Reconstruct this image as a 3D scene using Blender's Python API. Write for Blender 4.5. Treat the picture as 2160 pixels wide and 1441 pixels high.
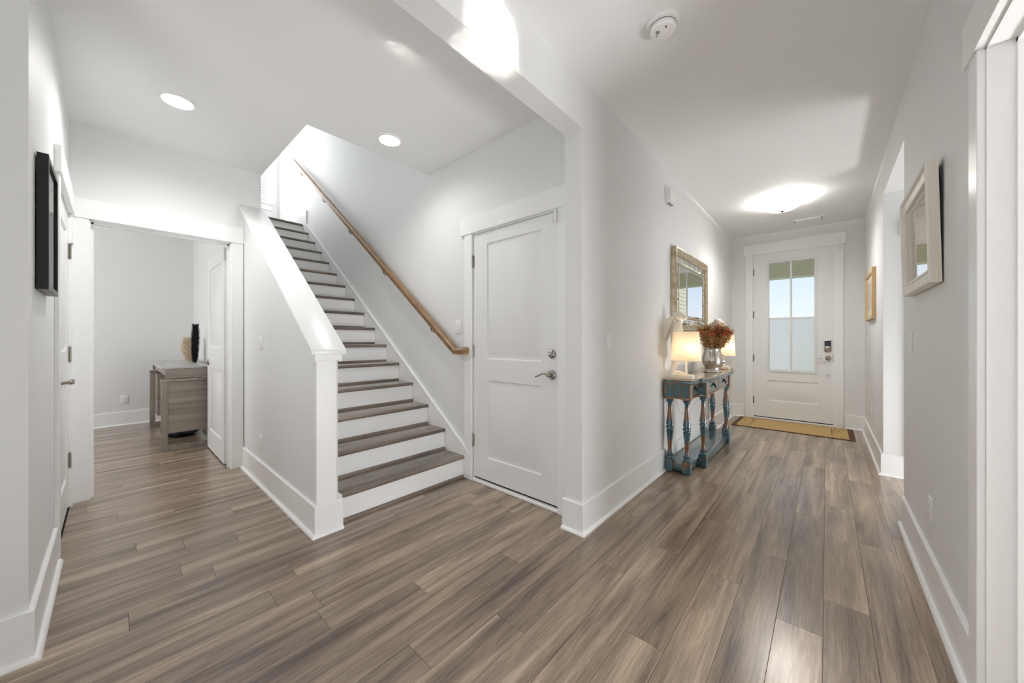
import bpy, bmesh, math, random
from mathutils import Vector, Matrix, Euler
PI = math.pi
for o in list(bpy.data.objects): bpy.data.objects.remove(o)
S = bpy.context.scene
COL = S.collection
RND = random.Random(11)

# ------------------------------------------------------------------ camera, world, lights, exposure
cam_d = bpy.data.cameras.new('camera'); cam = bpy.data.objects.new('camera', cam_d); COL.objects.link(cam)
cam_d.sensor_width = 36.0; cam_d.sensor_fit = 'HORIZONTAL'
cam_d.lens = 747.59/2160*36.0
cam_d.shift_y = -2.92/2160
cam_d.clip_start = 0.02; cam_d.clip_end = 300
cam.location = (0, 0, 1.1685); cam.rotation_euler = (PI/2, 0, math.radians(41.585))
S.camera = cam
vs = S.view_settings
S.display_settings.display_device = 'sRGB'
vs.view_transform = 'Standard'; vs.look = 'None'; vs.gamma = 1.0; vs.use_curve_mapping = False
vs.exposure = 0.15
cy = S.cycles
cy.use_denoising = True
cy.max_bounces = 14; cy.diffuse_bounces = 10; cy.glossy_bounces = 6; cy.transmission_bounces = 8; cy.transparent_max_bounces = 8
cy.caustics_reflective = False; cy.caustics_refractive = False
cy.sample_clamp_indirect = 6.0

w = bpy.data.worlds.new('daylight_sky'); S.world = w; w.use_nodes = True
wn = w.node_tree.nodes; wl = w.node_tree.links; wn.clear()
wo = wn.new('ShaderNodeOutputWorld'); wb = wn.new('ShaderNodeBackground')
tc = wn.new('ShaderNodeTexCoord'); sx = wn.new('ShaderNodeSeparateXYZ'); cr = wn.new('ShaderNodeValToRGB')
cr.color_ramp.elements[0].position = 0.0; cr.color_ramp.elements[0].color = (0.93, 0.96, 1.0, 1)
cr.color_ramp.elements[1].position = 0.9; cr.color_ramp.elements[1].color = (0.18, 0.40, 0.84, 1)
e = cr.color_ramp.elements.new(0.20); e.color = (0.58, 0.77, 1.0, 1)
wl.new(tc.outputs['Generated'], sx.inputs[0]); wl.new(sx.outputs['Z'], cr.inputs[0])
wl.new(cr.outputs[0], wb.inputs[0]); wb.inputs[1].default_value = 0.98
wl.new(wb.outputs[0], wo.inputs[0])

def sun(name, energy, rot, angle=0.5, color=(1, .95, .88)):
    d = bpy.data.lights.new(name, 'SUN'); d.energy = energy; d.angle = math.radians(angle); d.color = color
    o = bpy.data.objects.new(name, d); o.rotation_euler = rot; COL.objects.link(o); return o
def area(name, loc, dirv, sx_, sy_, power, color=(1, 1, 1), spread=180):
    d = bpy.data.lights.new(name, 'AREA'); d.shape = 'RECTANGLE'; d.size = sx_; d.size_y = sy_; d.energy = power; d.color = color
    d.spread = math.radians(spread)
    o = bpy.data.objects.new(name, d); o.location = loc
    o.rotation_euler = Vector(dirv).to_track_quat('-Z', 'Y').to_euler(); COL.objects.link(o); return o
def point(name, loc, power, radius=.03, color=(1, 1, 1)):
    d = bpy.data.lights.new(name, 'POINT'); d.energy = power; d.shadow_soft_size = radius; d.color = color
    o = bpy.data.objects.new(name, d); o.location = loc; COL.objects.link(o); return o
def spot(name, loc, power, ang, radius=.05, color=(1, 1, 1), blend=.9):
    d = bpy.data.lights.new(name, 'SPOT'); d.energy = power; d.spot_size = math.radians(ang); d.spot_blend = blend; d.shadow_soft_size = radius; d.color = color
    o = bpy.data.objects.new(name, d); o.location = loc; COL.objects.link(o); return o
DAY = (.985, .992, 1)
sun('sun_light', 5.0, (math.radians(55), 0, math.radians(-36)))
area('great_room_window_light', (-.4, -5.7, 1.45), (0, 1, 0.05), 4.6, 2.3, 6, DAY)
area('great_room_uplight_fill', (-.4, -5.6, .8), (0, 1, 1.1), 4.6, 1.4, 10, DAY)  # tilted-up fill added behind the camera to lift the ceiling
area('ceiling_uplight_fill', (-.5, -1.8, .03), (0, .3, 1), 1.4, 1.4, 56, DAY)  # unseen floor-level panel added to brighten the ceiling; no sun patch there
area('right_room_window_light', (3.5, 1.25, 1.4), (-1, .0, 0), .9, 1.7, 15, DAY)
area('right_room_uplight_fill', (2.6, 1.62, .1), (-1, .0, .8), 1.0, 1.0, 122, DAY)  # upward fill added out of view beyond the right doorway
area('side_hall_window_light', (2.6, 3.65, 1.3), (-1, 0, 0.1), 0.5, 1.8, 8, DAY)
area('side_hall_uplight_fill', (1.5, 4.12, .03), (-1, .0, 1.1), 1.2, .5, 52, DAY)  # added low fill lighting hall wall and ceiling through the side opening
area('office_window_light', (-5.7, -2.5, 1.5), (0, 1, 0.1), 2.0, 1.5, 39, DAY)
area('stair_window_light', (-7.28, 1.36, 4.35), (1, 0, -.15), 0.85, 1.5, 29, DAY)
area('upstairs_fill_light', (-5.2, 1.47, 5.45), (0.1, 0, -1), 2.2, .8, 9, DAY)  # second-floor glow added, facing down the stairwell; no window at this spot
# added narrow lamp in place of low sun bounced up from the right room
sdir = Vector((-.459, -.012, .293)).normalized()
spos = Vector((-1.103, 1.118, 2.517)) - sdir*3.6
area('bounced_sun_stand_in', spos, sdir, .272, .256, 0.6, (1, .985, .95), 2.0)
point('hall_lamp_light', (-.37, 4.98, 2.68), 54.0, .05, (1, .975, .94))
spot('hall_lamp_light', (-.37, 4.98, 2.57), 56, 170, .09, (1, .975, .94))
spot('recessed_light_beam', (-3.2, .285, 2.70), 41, 168, .07, (1, .98, .95))
spot('recessed_light_beam', (-2.572, 1.448, 2.70), 17, 165, .07, (1, .98, .95))

# ------------------------------------------------------------------ mesh helpers
def vbox(b, x0, x1, y0, y1, z0, z1, bev=0, seg=1):
    if x0 > x1: x0, x1 = x1, x0
    if y0 > y1: y0, y1 = y1, y0
    if z0 > z1: z0, z1 = z1, z0
    v = [b.verts.new(p) for p in ((x0,y0,z0),(x1,y0,z0),(x1,y1,z0),(x0,y1,z0),(x0,y0,z1),(x1,y0,z1),(x1,y1,z1),(x0,y1,z1))]
    fs = [b.faces.new([v[i] for i in f]) for f in ((3,2,1,0),(4,5,6,7),(0,1,5,4),(1,2,6,5),(2,3,7,6),(3,0,4,7))]
    if bev > 0:
        es = list({e for f in fs for e in f.edges})
        bmesh.ops.bevel(b, geom=es, offset=bev, segments=seg, affect='EDGES', profile=.5)
def prism(b, pts, axis, a0, a1, bev=0):
    def P(p, a): return (a, p[0], p[1]) if axis == 'x' else ((p[0], a, p[1]) if axis == 'y' else (p[0], p[1], a))
    A = [b.verts.new(P(p, a0)) for p in pts]; B = [b.verts.new(P(p, a1)) for p in pts]
    n = len(pts); fs = [b.faces.new(A), b.faces.new(B[::-1])]
    for i in range(n): fs.append(b.faces.new((A[i], B[i], B[(i+1) % n], A[(i+1) % n])))
    if bev > 0:
        es = list({e for f in fs for e in f.edges})
        bmesh.ops.bevel(b, geom=es, offset=bev, segments=2, affect='EDGES', profile=.5)
def lathe(b, prof, c=(0,0,0), seg=24, axis='z', sx=1, sy=1, fn=None, caps=True):
    rings = []
    for r, h in prof:
        ring = []
        for i in range(seg):
            a = 2*PI*i/seg
            rr = r if fn is None else fn(r, h, a)
            p = (rr*math.cos(a)*sx, rr*math.sin(a)*sy, h)
            if axis == 'y': p = (p[0], p[2], p[1])
            elif axis == 'x': p = (p[2], p[0], p[1])
            ring.append(b.verts.new((p[0]+c[0], p[1]+c[1], p[2]+c[2])))
        rings.append(ring)
    for A, B in zip(rings, rings[1:]):
        for i in range(seg): b.faces.new((A[i], A[(i+1) % seg], B[(i+1) % seg], B[i]))
    if caps:
        for R_ in (rings[0], rings[-1]):
            try: b.faces.new(R_)
            except ValueError: pass
def tube(b, pts, r, seg=8, flat=1.0):
    pts = [Vector(p) for p in pts]; n = len(pts)
    rs = r if isinstance(r, (list, tuple)) else [r]*n
    t = (pts[1]-pts[0]).normalized(); up = Vector((0,0,1)) if abs(t.z) < .9 else Vector((1,0,0))
    rings = []
    for i, p in enumerate(pts):
        t = (pts[min(i+1,n-1)]-pts[max(i-1,0)]).normalized()
        sd = t.cross(up).normalized(); u2 = sd.cross(t).normalized(); up = u2
        rings.append([b.verts.new(p + sd*rs[i]*math.cos(2*PI*k/seg) + u2*rs[i]*flat*math.sin(2*PI*k/seg)) for k in range(seg)])
    for A, B in zip(rings, rings[1:]):
        for k in range(seg): b.faces.new((A[k], A[(k+1) % seg], B[(k+1) % seg], B[k]))
    b.faces.new(rings[0][::-1]); b.faces.new(rings[-1])
def ball(b, c, rx, ry, rz, seg=12, rings=8, rot=None):
    m = Matrix.Translation(c) @ (rot.to_matrix().to_4x4() if rot else Matrix()) @ Matrix.Diagonal((rx, ry, rz, 1))
    bmesh.ops.create_uvsphere(b, u_segments=seg, v_segments=rings, radius=1, matrix=m)
def frame_ring(b, ax, w0, sgn, a0, a1, z0, z1, prof):
    """moulding profile [(inset, depth)] swept round a rectangle lying on the plane ax = w0, facing sgn"""
    rings = []
    for i, d in prof:
        r = []
        for (a, z) in ((a0+i, z0+i), (a1-i, z0+i), (a1-i, z1-i), (a0+i, z1-i)):
            r.append(b.verts.new((w0+sgn*d, a, z) if ax == 'x' else (a, w0+sgn*d, z)))
        rings.append(r)
    for A, B in zip(rings, rings[1:]):
        for i in range(4): b.faces.new((A[i], A[(i+1)%4], B[(i+1)%4], B[i]))
def new(): return bmesh.new()
def W(o):
    m = Matrix()
    while o is not None: m = o.matrix_basis @ m; o = o.parent
    return m
def put(name, b, mat, parent=None, local=False, ang=35, label=None, cat=None, group=None, kind=None, origin=None):
    bmesh.ops.recalc_face_normals(b, faces=b.faces)
    me = bpy.data.meshes.new(name)
    loc = None
    if parent is not None:
        if not local: b.transform(W(parent).inverted())
    else:
        if origin is None:
            xs = [v.co for v in b.verts]
            mn = [min(v[i] for v in xs) for i in range(3)]; mx = [max(v[i] for v in xs) for i in range(3)]
            origin = ((mn[0]+mx[0])/2, (mn[1]+mx[1])/2, mn[2])
        b.transform(Matrix.Translation(-Vector(origin))); loc = origin
    b.to_mesh(me); b.free()
    if ang > 0:
        me.shade_smooth(); me.set_sharp_from_angle(angle=math.radians(ang))
    me.materials.append(mat)
    o = bpy.data.objects.new(name, me); COL.objects.link(o)
    if parent is not None: o.parent = parent
    else: o.location = loc
    props(o, label, cat, group, kind)
    return o
def props(o, label=None, cat=None, group=None, kind=None):
    if label: o['label'] = label
    if cat: o['category'] = cat
    if group: o['group'] = group
    if kind: o['kind'] = kind
def empty(name, loc, rz=0, label=None, cat=None, group=None, kind=None, parent=None):
    o = bpy.data.objects.new(name, None); o.empty_display_size = .1; o.location = loc; o.rotation_euler = (0, 0, rz)
    COL.objects.link(o); props(o, label, cat, group, kind)
    if parent: o.parent = parent
    return o
def copy_tree(o, parent=None):
    c = o.copy(); COL.objects.link(c); c.parent = parent
    for ch in [x for x in bpy.data.objects if x.parent == o]: copy_tree(ch, c)
    return c
def struct(name, b, mat, parent=None, ang=35): return put(name, b, mat, parent, kind='structure' if parent is None else None, ang=ang)

# ------------------------------------------------------------------ materials
def srgb(r, g, b): return tuple(((c/255)/12.92 if c/255 <= .04045 else ((c/255+.055)/1.055)**2.4) for c in (r, g, b)) + (1,)
class M:
    def __init__(s, name, col=(200,200,200), rough=.5, metal=0, spec=.5):
        s.m = bpy.data.materials.new(name); s.m.use_nodes = True
        s.n = s.m.node_tree.nodes; s.l = s.m.node_tree.links
        s.p = s.n['Principled BSDF']; s.p.inputs['Base Color'].default_value = srgb(*col)
        s.p.inputs['Roughness'].default_value = rough; s.p.inputs['Metallic'].default_value = metal
        s.p.inputs['Specular IOR Level'].default_value = spec
    def node(s, t, **k):
        n = s.n.new(t)
        for a, v in k.items(): setattr(n, a, v)
        return n
    def coord(s, scale=(1,1,1), rnd=False, kind='Object', loc=(0,0,0)):
        t = s.node('ShaderNodeTexCoord'); mp = s.node('ShaderNodeMapping'); mp.inputs['Scale'].default_value = scale; mp.inputs['Location'].default_value = loc
        if rnd:
            oi = s.node('ShaderNodeObjectInfo'); ml = s.node('ShaderNodeVectorMath', operation='SCALE'); ml.inputs[0].default_value = (17.3, 41.7, 9.1)
            s.l.new(oi.outputs['Random'], ml.inputs['Scale']); ad = s.node('ShaderNodeVectorMath', operation='ADD')
            s.l.new(t.outputs[kind], ad.inputs[0]); s.l.new(ml.outputs[0], ad.inputs[1]); s.l.new(ad.outputs[0], mp.inputs[0])
        else: s.l.new(t.outputs[kind], mp.inputs[0])
        return mp.outputs[0]
    def noise(s, vec, scale=5, detail=4, rough=.55, dist=0):
        n = s.node('ShaderNodeTexNoise'); n.inputs['Scale'].default_value = scale; n.inputs['Detail'].default_value = detail
        n.inputs['Roughness'].default_value = rough; n.inputs['Distortion'].default_value = dist
        s.l.new(vec, n.inputs['Vector']); return n.outputs['Fac']
    def ramp(s, fac, stops, interp='LINEAR'):
        r = s.node('ShaderNodeValToRGB'); r.color_ramp.interpolation = interp
        el = r.color_ramp.elements
        for i, (p, c) in enumerate(stops):
            e = el[i] if i < 2 else el.new(p)
            e.position = p; e.color = srgb(*c) if len(c) == 3 else c
        s.l.new(fac, r.inputs[0]); return r.outputs[0]
    def mix(s, fac, a, b, blend='MIX'):
        n = s.node('ShaderNodeMix', data_type='RGBA', blend_type=blend)
        for i, v in ((0, fac), (6, a), (7, b)):
            if hasattr(v, 'is_linked'): s.l.new(v, n.inputs[i])
            else: n.inputs[i].default_value = v
        return n.outputs[2]
    def math(s, op, a, b=0.0, clamp=False):
        n = s.node('ShaderNodeMath', operation=op); n.use_clamp = clamp
        for i, v in ((0, a), (1, b)):
            if hasattr(v, 'is_linked'): s.l.new(v, n.inputs[i])
            else: n.inputs[i].default_value = v
        return n.outputs[0]
    def base(s, out): s.l.new(out, s.p.inputs['Base Color']); return s
    def bump(s, h, strength=.1, dist=.001):
        n = s.node('ShaderNodeBump'); n.inputs['Strength'].default_value = strength; n.inputs['Distance'].default_value = dist
        s.l.new(h, n.inputs['Height']); s.l.new(n.outputs[0], s.p.inputs['Normal']); return s
    def emit(s, col, st): s.p.inputs['Emission Color'].default_value = srgb(*col); s.p.inputs['Emission Strength'].default_value = st; return s

def paint(name, col, rough, bump=.06):
    m = M(name, col, rough)
    m.bump(m.noise(m.coord((1,1,1)), 260, 2), bump, .0008); return m.m
WALL = paint('wall_paint', (230,231,231), .55)
CEIL = paint('ceiling_paint', (239,240,240), .8)
TRIM = M('trim_semigloss', (243,244,244), .28).m
DOORP = M('door_paint', (237,238,238), .33).m
PLASTIC = M('white_plastic', (240,240,238), .35).m
NICKEL = M('satin_nickel', (172,166,158), .26, 1).m
CHROME = M('chrome', (200,200,200), .12, 1).m
DARK = M('dark_gap', (24,23,22), .7).m

def wood(name, axis, cols, rough=.38, fine=1.0, rnd=True, streak=1.0, knots=True, var=.10):
    m = M(name, (110,95,85), rough)
    def sc(a, c): return {'y': (c, a, c), 'x': (a, c, c), 'z': (c, c, a)}[axis]
    n1 = m.noise(m.coord(sc(.55*streak, 9), rnd), 1.6, 5, .62, .55)
    n2 = m.noise(m.coord(sc(2.6, 120), rnd), 2.4*fine, 5, .7, .35); n4 = m.noise(m.coord(sc(9, 300), rnd), 2.0, 3, .6, .2)
    n3 = m.noise(m.coord(sc(.9, 3.4), rnd), 1.1, 3, .5, .3)
    f = m.math('ADD', m.math('MULTIPLY', n1, .50), m.math('MULTIPLY', n2, .27)); f = m.math('ADD', f, m.math('MULTIPLY', n3, .15)); f = m.math('ADD', f, m.math('MULTIPLY', n4, .11))
    c = m.ramp(f, [(.385, cols[0]), (.65, cols[3]), (.465, cols[1]), (.55, cols[2])])
    if knots:
        v = m.node('ShaderNodeTexVoronoi'); v.inputs['Scale'].default_value = 1.0; m.l.new(m.coord(sc(1.3, 5.2), rnd), v.inputs['Vector'])
        k = m.ramp(v.outputs['Distance'], [(.05, (0,0,0)), (.20, (255,255,255))])
        c = m.mix(m.math('MULTIPLY', m.math('SUBTRACT', 1.0, k), .55), c, srgb(*cols[4]))
    if rnd:
        oi = m.node('ShaderNodeObjectInfo'); h = m.node('ShaderNodeHueSaturation')
        m.l.new(m.math('ADD', m.math('MULTIPLY', oi.outputs['Random'], var*2), 1-var), h.inputs['Value']); m.l.new(c, h.inputs['Color']); c = h.outputs[0]
    m.base(c); m.bump(n2, .12, .0006)
    return m.m
PLANK = wood('vinyl_plank', 'y', [(72,58,48), (122,104,89), (158,138,119), (198,178,155), (52,41,34)], .28, var=.14)
PLANK.node_tree.nodes['Principled BSDF'].inputs['Coat Weight'].default_value = .6; PLANK.node_tree.nodes['Principled BSDF'].inputs['Coat Roughness'].default_value = .22
TREAD = wood('stair_tread_wood', 'y', [(72,62,55), (104,92,82), (126,113,102), (152,138,124), (50,42,36)], .24, var=.05)
TREAD.node_tree.nodes['Principled BSDF'].inputs['Coat Weight'].default_value = .8; TREAD.node_tree.nodes['Principled BSDF'].inputs['Coat Roughness'].default_value = .14
OAK = wood('oak_handrail', 'x', [(112,84,56), (138,106,74), (152,120,86), (170,140,106), (90,62,40)], .38, rnd=False, knots=False)
GREIGE = wood('washed_greige_wood', 'x', [(108,99,90), (136,127,118), (152,143,134), (172,164,154), (96,86,78)], .5, rnd=True, knots=False, var=.03)
GREIGEZ = wood('washed_greige_wood_upright', 'z', [(108,99,90), (136,127,118), (152,143,134), (172,164,154), (96,86,78)], .5, rnd=True, knots=False, var=.03)
GREYTOP = wood('pale_desk_top', 'x', [(150,146,142), (176,173,170), (188,186,183), (200,198,195), (140,136,130)], .35, rnd=False, knots=False)
PALEW = wood('whitewashed_frame_wood', 'z', [(204,194,178), (222,214,200), (230,224,213), (240,235,227), (170,160,144)], .4, rnd=True, knots=False)
NATW = wood('natural_frame_wood', 'z', [(176,142,96), (198,166,120), (210,180,136), (224,198,158), (150,118,76)], .45, rnd=True, knots=False)

def distressed(name, a=(40,80,92), b=(62,102,112), wear=(120,78,46), amt=.56, zband=False):
    m = M(name, a, .22, 0, .7)
    n = m.noise(m.coord((3,3,1.2)), 6, 6, .68, .4); n2 = m.noise(m.coord((14,14,3)), 5, 4, .6)
    c = m.mix(n2, srgb(*a), srgb(*b))
    c = m.mix(m.ramp(n2, [(.35, (0,0,0)), (.75, (120,120,120))]), c, srgb(24,52,66))
    if zband:   # turned legs: paint worn through to brown wood along the slim spans
        t = m.node('ShaderNodeTexCoord'); s = m.node('ShaderNodeSeparateXYZ'); m.l.new(t.outputs['Object'], s.inputs[0])
        zz = m.math('ADD', s.outputs['Z'], m.math('MULTIPLY', m.math('SUBTRACT', n, .5), .16))
        k = m.ramp(zz, [(.10, (0,0,0)), (.62, (0,0,0)), (.15, (0,0,0)), (.19, (255,255,255)), (.25, (255,255,255)), (.30, (0,0,0)), (.44, (0,0,0)), (.49, (255,255,255)), (.575, (255,255,255)), (.60, (0,0,0))])
        c = m.mix(k, c, m.mix(n2, srgb(96,60,36), srgb(134,88,52)))
    else:
        k = m.ramp(n, [(amt, (0,0,0)), (amt+.07, (255,255,255))])
        c = m.mix(k, c, m.mix(n2, srgb(*wear), srgb(150,112,74)))
    m.base(c); m.bump(n2, .15, .0006); m.p.inputs['Coat Weight'].default_value = .7; m.p.inputs['Coat Roughness'].default_value = .16; return m.m
TEAL = distressed('distressed_teal_paint')
TEALLEG = distressed('distressed_teal_leg', zband=True)
TOPW = distressed('worn_glare_table_top', (160,146,126), (188,172,148), (196,170,132), .52)  # worn top; pale tones carry front door glare over brown-teal
WORNB = distressed('worn_brown_edge', (120,80,46), (150,104,60), (60,84,88), .60)

def glass(name, rough=0.0, col=(255,255,255)):
    m = M(name, col, rough); m.p.inputs['Transmission Weight'].default_value = 1; m.p.inputs['IOR'].default_value = 1.12
    return m
# thin window glass: a real pane, lets light straight through
def thin_glass(name):
    m = M(name); m.n.remove(m.p); out = [x for x in m.n if x.type == 'OUTPUT_MATERIAL'][0]
    t = m.node('ShaderNodeBsdfTransparent'); g = m.node('ShaderNodeBsdfGlossy'); g.inputs['Roughness'].default_value = .02
    f = m.node('ShaderNodeFresnel'); f.inputs['IOR'].default_value = 1.10; x = m.node('ShaderNodeMixShader')
    m.l.new(f.outputs[0], x.inputs[0]); m.l.new(t.outputs[0], x.inputs[1]); m.l.new(g.outputs[0], x.inputs[2]); m.l.new(x.outputs[0], out.inputs[0]); return m.m
GLASS = thin_glass('clear_glass')
fg = M('frosted_glass'); fg.n.remove(fg.p); _o = [x for x in fg.n if x.type == 'OUTPUT_MATERIAL'][0]
_r = fg.node('ShaderNodeBsdfRefraction'); _r.inputs['Roughness'].default_value = .30; _r.inputs['IOR'].default_value = 1.15; _r.inputs['Color'].default_value = (.91, .89, .86, 1)
_t = fg.node('ShaderNodeBsdfTranslucent'); _t.inputs['Color'].default_value = (.92, .97, .98, 1)
_x = fg.node('ShaderNodeMixShader'); _x.inputs[0].default_value = .12
_b = fg.node('ShaderNodeBump'); _b.inputs['Strength'].default_value = 1.0; _b.inputs['Distance'].default_value = .012
fg.l.new(fg.noise(fg.coord((6,6,18)), 7, 5, .65, .8), _b.inputs['Height']); fg.l.new(_b.outputs[0], _r.inputs['Normal'])
fg.l.new(_r.outputs[0], _x.inputs[1]); fg.l.new(_t.outputs[0], _x.inputs[2]); fg.l.new(_x.outputs[0], _o.inputs[0])
FROST = fg.m
MIRROR = M('mirror_silver', (232,232,232), .015, 1).m

# ------------------------------------------------------------------ measured layout (metres)
HC = 2.743; xL = -1.103; T = .121; yE = 1.878; zB = 2.45; yF = 6.424; xR = .368
xD = -4.04; yK0 = .805; yK1 = .928; yH = .942; yC = 2.001; x1 = -2.839; yW = -.204; xC = -2.18; xS = -7.415
xO = -7.24          # office back wall
RUN = .2574; RISE = .1871; xr0 = -2.301; yO = 4.437; yN = 3.33
yB = -6.0

# ------------------------------------------------------------------ floor: slab with laid planks
b = new(); vbox(b, -7.5, 4.2, yB, 6.56, -.15, -.012)
floor = struct('floor', b, M('subfloor', (70,62,55), .8).m)
joint = {-1: 3.07, 0: 2.13, 1: 2.857, -2: 2.37, -3: 1.99, -4: 1.37, -5: 2.041, -6: 1.70, -7: 1.087, -8: .753, -9: 1.413, -10: .966, -11: 1.80,
         -14: .608, -15: 1.26, -17: .23, -18: .487, -19: .271, -23: .28}
PL = 1.215; PW = .1487; cache = {}
def plank(xa, xb, ya, yb):
    wd, ln = xb-xa-.0006, yb-ya-.0006
    key = (round(wd, 4), round(ln, 3))
    if key not in cache:
        q = new(); vbox(q, -wd/2, wd/2, -ln/2, ln/2, -.012, 0)
        top = [f for f in q.faces if all(v.co.z > -.001 for v in f.verts)][0]
        bmesh.ops.bevel(q, geom=list(top.edges), offset=.0010, segments=1, affect='EDGES')
        bmesh.ops.recalc_face_normals(q, faces=q.faces)
        me = bpy.data.meshes.new('plank'); q.to_mesh(me); q.free(); me.materials.append(PLANK); cache[key] = me
    o = bpy.data.objects.new('plank', cache[key]); COL.objects.link(o); o.parent = floor
    o.location = Vector(((xa+xb)/2, (ya+yb)/2, 0)) - floor.location
def row(k, ya, yb, xmin=None, xmax=None):
    xa = -.0105+PW*k; xb = xa+PW
    if xmin is not None: xa = max(xa, xmin)
    if xmax is not None: xb = min(xb, xmax)
    if xb-xa < .012: return
    j = joint.get(k)
    if j is None: j = random.Random(k*7+3).uniform(0, PL)
    y = j-math.ceil((j-ya)/PL)*PL
    while y < yb-1e-4:
        a, c = max(y, ya), min(y+PL, yb)
        if c-a > .03: plank(xa, xb, a, c)
        y += PL
for k in range(-50, 14):
    xm = -.0105+PW*(k+.5)
    if xm < xO-.05: continue
    if xm < -4.10: row(k, -1.3, .80, xmin=xO)
    elif xm+PW/2 < -2.32: row(k, -.20, .80)
    elif xm < xC: row(k, -.20, 1.99)
    elif xm+PW/2 < xL: row(k, -1.0, 1.99)
    elif xm < xR: row(k, -1.0, yF)
    elif xm < 1.6: row(k, yN, yO)
# floors of the rooms the lens does not see: one broad sheet each
b = new(); vbox(b, -7.4, 4.2, yB, -1.305, -.012, -.001); vbox(b, xC, 4.2, -1.305, -1.0, -.012, -.001); vbox(b, xR+.02, 4.2, -1.0, 3.2, -.012, -.001); vbox(b, 1.60, 4.2, yN, yO, -.012, -.001)
put('rear_floor', b, PLANK, floor)

# ------------------------------------------------------------------ walls
def wall(name, parts, mat=WALL):
    b = new()
    for p in parts:
        if p[0] == 'box': vbox(b, *p[1:])
        else: prism(b, *p)
    return struct(name, b, mat)
wall('wall_left_hall', [([(yE,0), (yF,0), (yF,HC), (yB,HC), (yB,zB), (yE,zB)], 'x', xL-T, xL)])
wall('wall_closet', [([(xS,0), (-2.21,0), (-2.21,2.062), (-1.352,2.062), (-1.352,0), (xL-T,0), (xL-T,5.75), (xS,5.75)], 'y', yC, yC+.12)])
wall('wall_doorway', [([(yW,0), (-.125,0), (-.125,2.06), (.725,2.06), (.725,0), (yH,0), (yH,HC), (yW,HC)], 'x', xD-.12, xD)])
wall('wall_left', [([(xD-.12,0), (-3.96,0), (-3.96,2.062), (-3.11,2.062), (-3.11,0), (xC,0), (xC,HC), (xD-.12,HC)], 'y', yW-.12, yW)])
wall('wall_left_return', [('box', xC-.12, xC, yB, yW-.12, 0, HC)])
zk = lambda x: 1.085+(-2.26-x)*.7275
wall('wall_stair_knee', [([(-2.27,0), (-2.27,zk(-2.27)), (xD,zk(xD)), (xD,0)], 'y', yK0, yK1)])
wall('wall_stair_side', [('box', xS, xD-.12, yK0+.015, yH, 0, 5.75), ('box', xD-.12, x1, yK0+.02, yH-.001, HC+.27, 5.75), ('box', x1, x1+.12, yH-.12, yC, HC+.27, 5.75)])
wall('wall_front', [([(xL-T,0), (-.846,0), (-.846,2.462), (.090,2.462), (.090,0), (.6,0), (.6,HC), (xL-T,HC)], 'y', yF, yF+.16)])
wall('wall_right', [([(yB,0), (.93,0), (.93,2.085), (1.80,2.085), (1.80,0), (yN,0), (yN,2.44), (yO,2.44), (yO,0), (yF,0), (yF,HC), (yB,HC)], 'x', xR, xR+.12)])
wall('wall_side_hall', [([(xR+.12,0), (.59,0), (.59,2.062), (1.40,2.062), (1.40,0), (4.2,0), (4.2,HC), (xR+.12,HC)], 'y', yO, yO+.12), ('box', xR+.12, 4.2, yN-.12, yN, 0, HC), ('box', 2.65, 2.77, yN, yO, 0, HC)])
wall('wall_right_room', [('box', 3.6, 3.72, -1.0, yN-.12, 0, HC), ('box', xR+.12, 3.6, -1.0, -.88, 0, HC)])
wall('wall_back', [('box', -7.5, 4.2, yB-.12, yB, 0, HC), ('box', 4.08, 4.2, yB, -1.0, 0, HC)])
wall('wall_office_back', [('box', xO-.12, xO, -2.7, yK0+.02, 0, HC)])
wall('wall_office_front', [('box', xO, xD-.12, -2.72, -2.6, 0, HC), ('box', -4.16, -4.04, -2.6, yW-.12, 0, HC)])
# wall behind the upper landing with its window opening
wy0, wy1, wz0, wz1 = .98, 1.79, 3.60, 5.2
wall('wall_stair_end', [('box', xS-.12, xS, yH-.12, wy0, 2.7, 5.75), ('box', xS-.12, xS, wy1, yC+.12, 2.7, 5.75), ('box', xS-.12, xS, wy0, wy1, 2.7, wz0), ('box', xS-.12, xS, wy0, wy1, wz1, 5.75)])
b = new()
vbox(b, -7.5, 4.2, yB, yH, HC, HC+.27); vbox(b, x1, 4.2, yH, 6.58, HC, HC+.27); vbox(b, xS-.1, x1+.12, yK0, yC+.12, 5.75, 5.9)
struct('ceiling', b, CEIL)

# ------------------------------------------------------------------ trim
HB = .184
bbn = [0]
def baseboard(side, p0, p1, nrm, m0=0, m1=0, mat=TRIM):
    """board + quarter round along p0->p1, nrm = unit vector off the wall; m0/m1 = +1 outside corner, -1 inside corner"""
    p0 = Vector((*p0, 0)); p1 = Vector((*p1, 0)); d = (p1-p0).normalized(); n = Vector((*nrm, 0))
    def ext(prof, close=True):
        q = new(); A = []; B = []
        for (o, z) in prof:
            A.append(q.verts.new(p0+n*o-d*(o*m0)+Vector((0,0,z)))); B.append(q.verts.new(p1+n*o+d*(o*m1)+Vector((0,0,z))))
        q.faces.new(A); q.faces.new(B[::-1]); k = len(prof)
        for i in range(k): q.faces.new((A[i], B[i], B[(i+1) % k], A[(i+1) % k]))
        return q
    e = put('baseboard_'+side, ext([(0,0), (.015,0), (.015,HB-.004), (.011,HB), (0,HB)]), mat, kind='structure')
    qr = [(.015,0)]+[(.015+.017*math.sin(a), .017*math.cos(a)) for a in [PI/2*(1-i/5) for i in range(6)]]
    put('quarter_round', ext(qr), mat, e)
    return e
baseboard('left_hall', (xL, yE), (xL, yF), (1,0), 1, -1)
baseboard('column', (xL-T-.012, yE), (xL, yE), (0,-1), 0, 1)
baseboard('front_left', (xL, yF), (-.945, yF), (0,-1), -1, 0)
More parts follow.
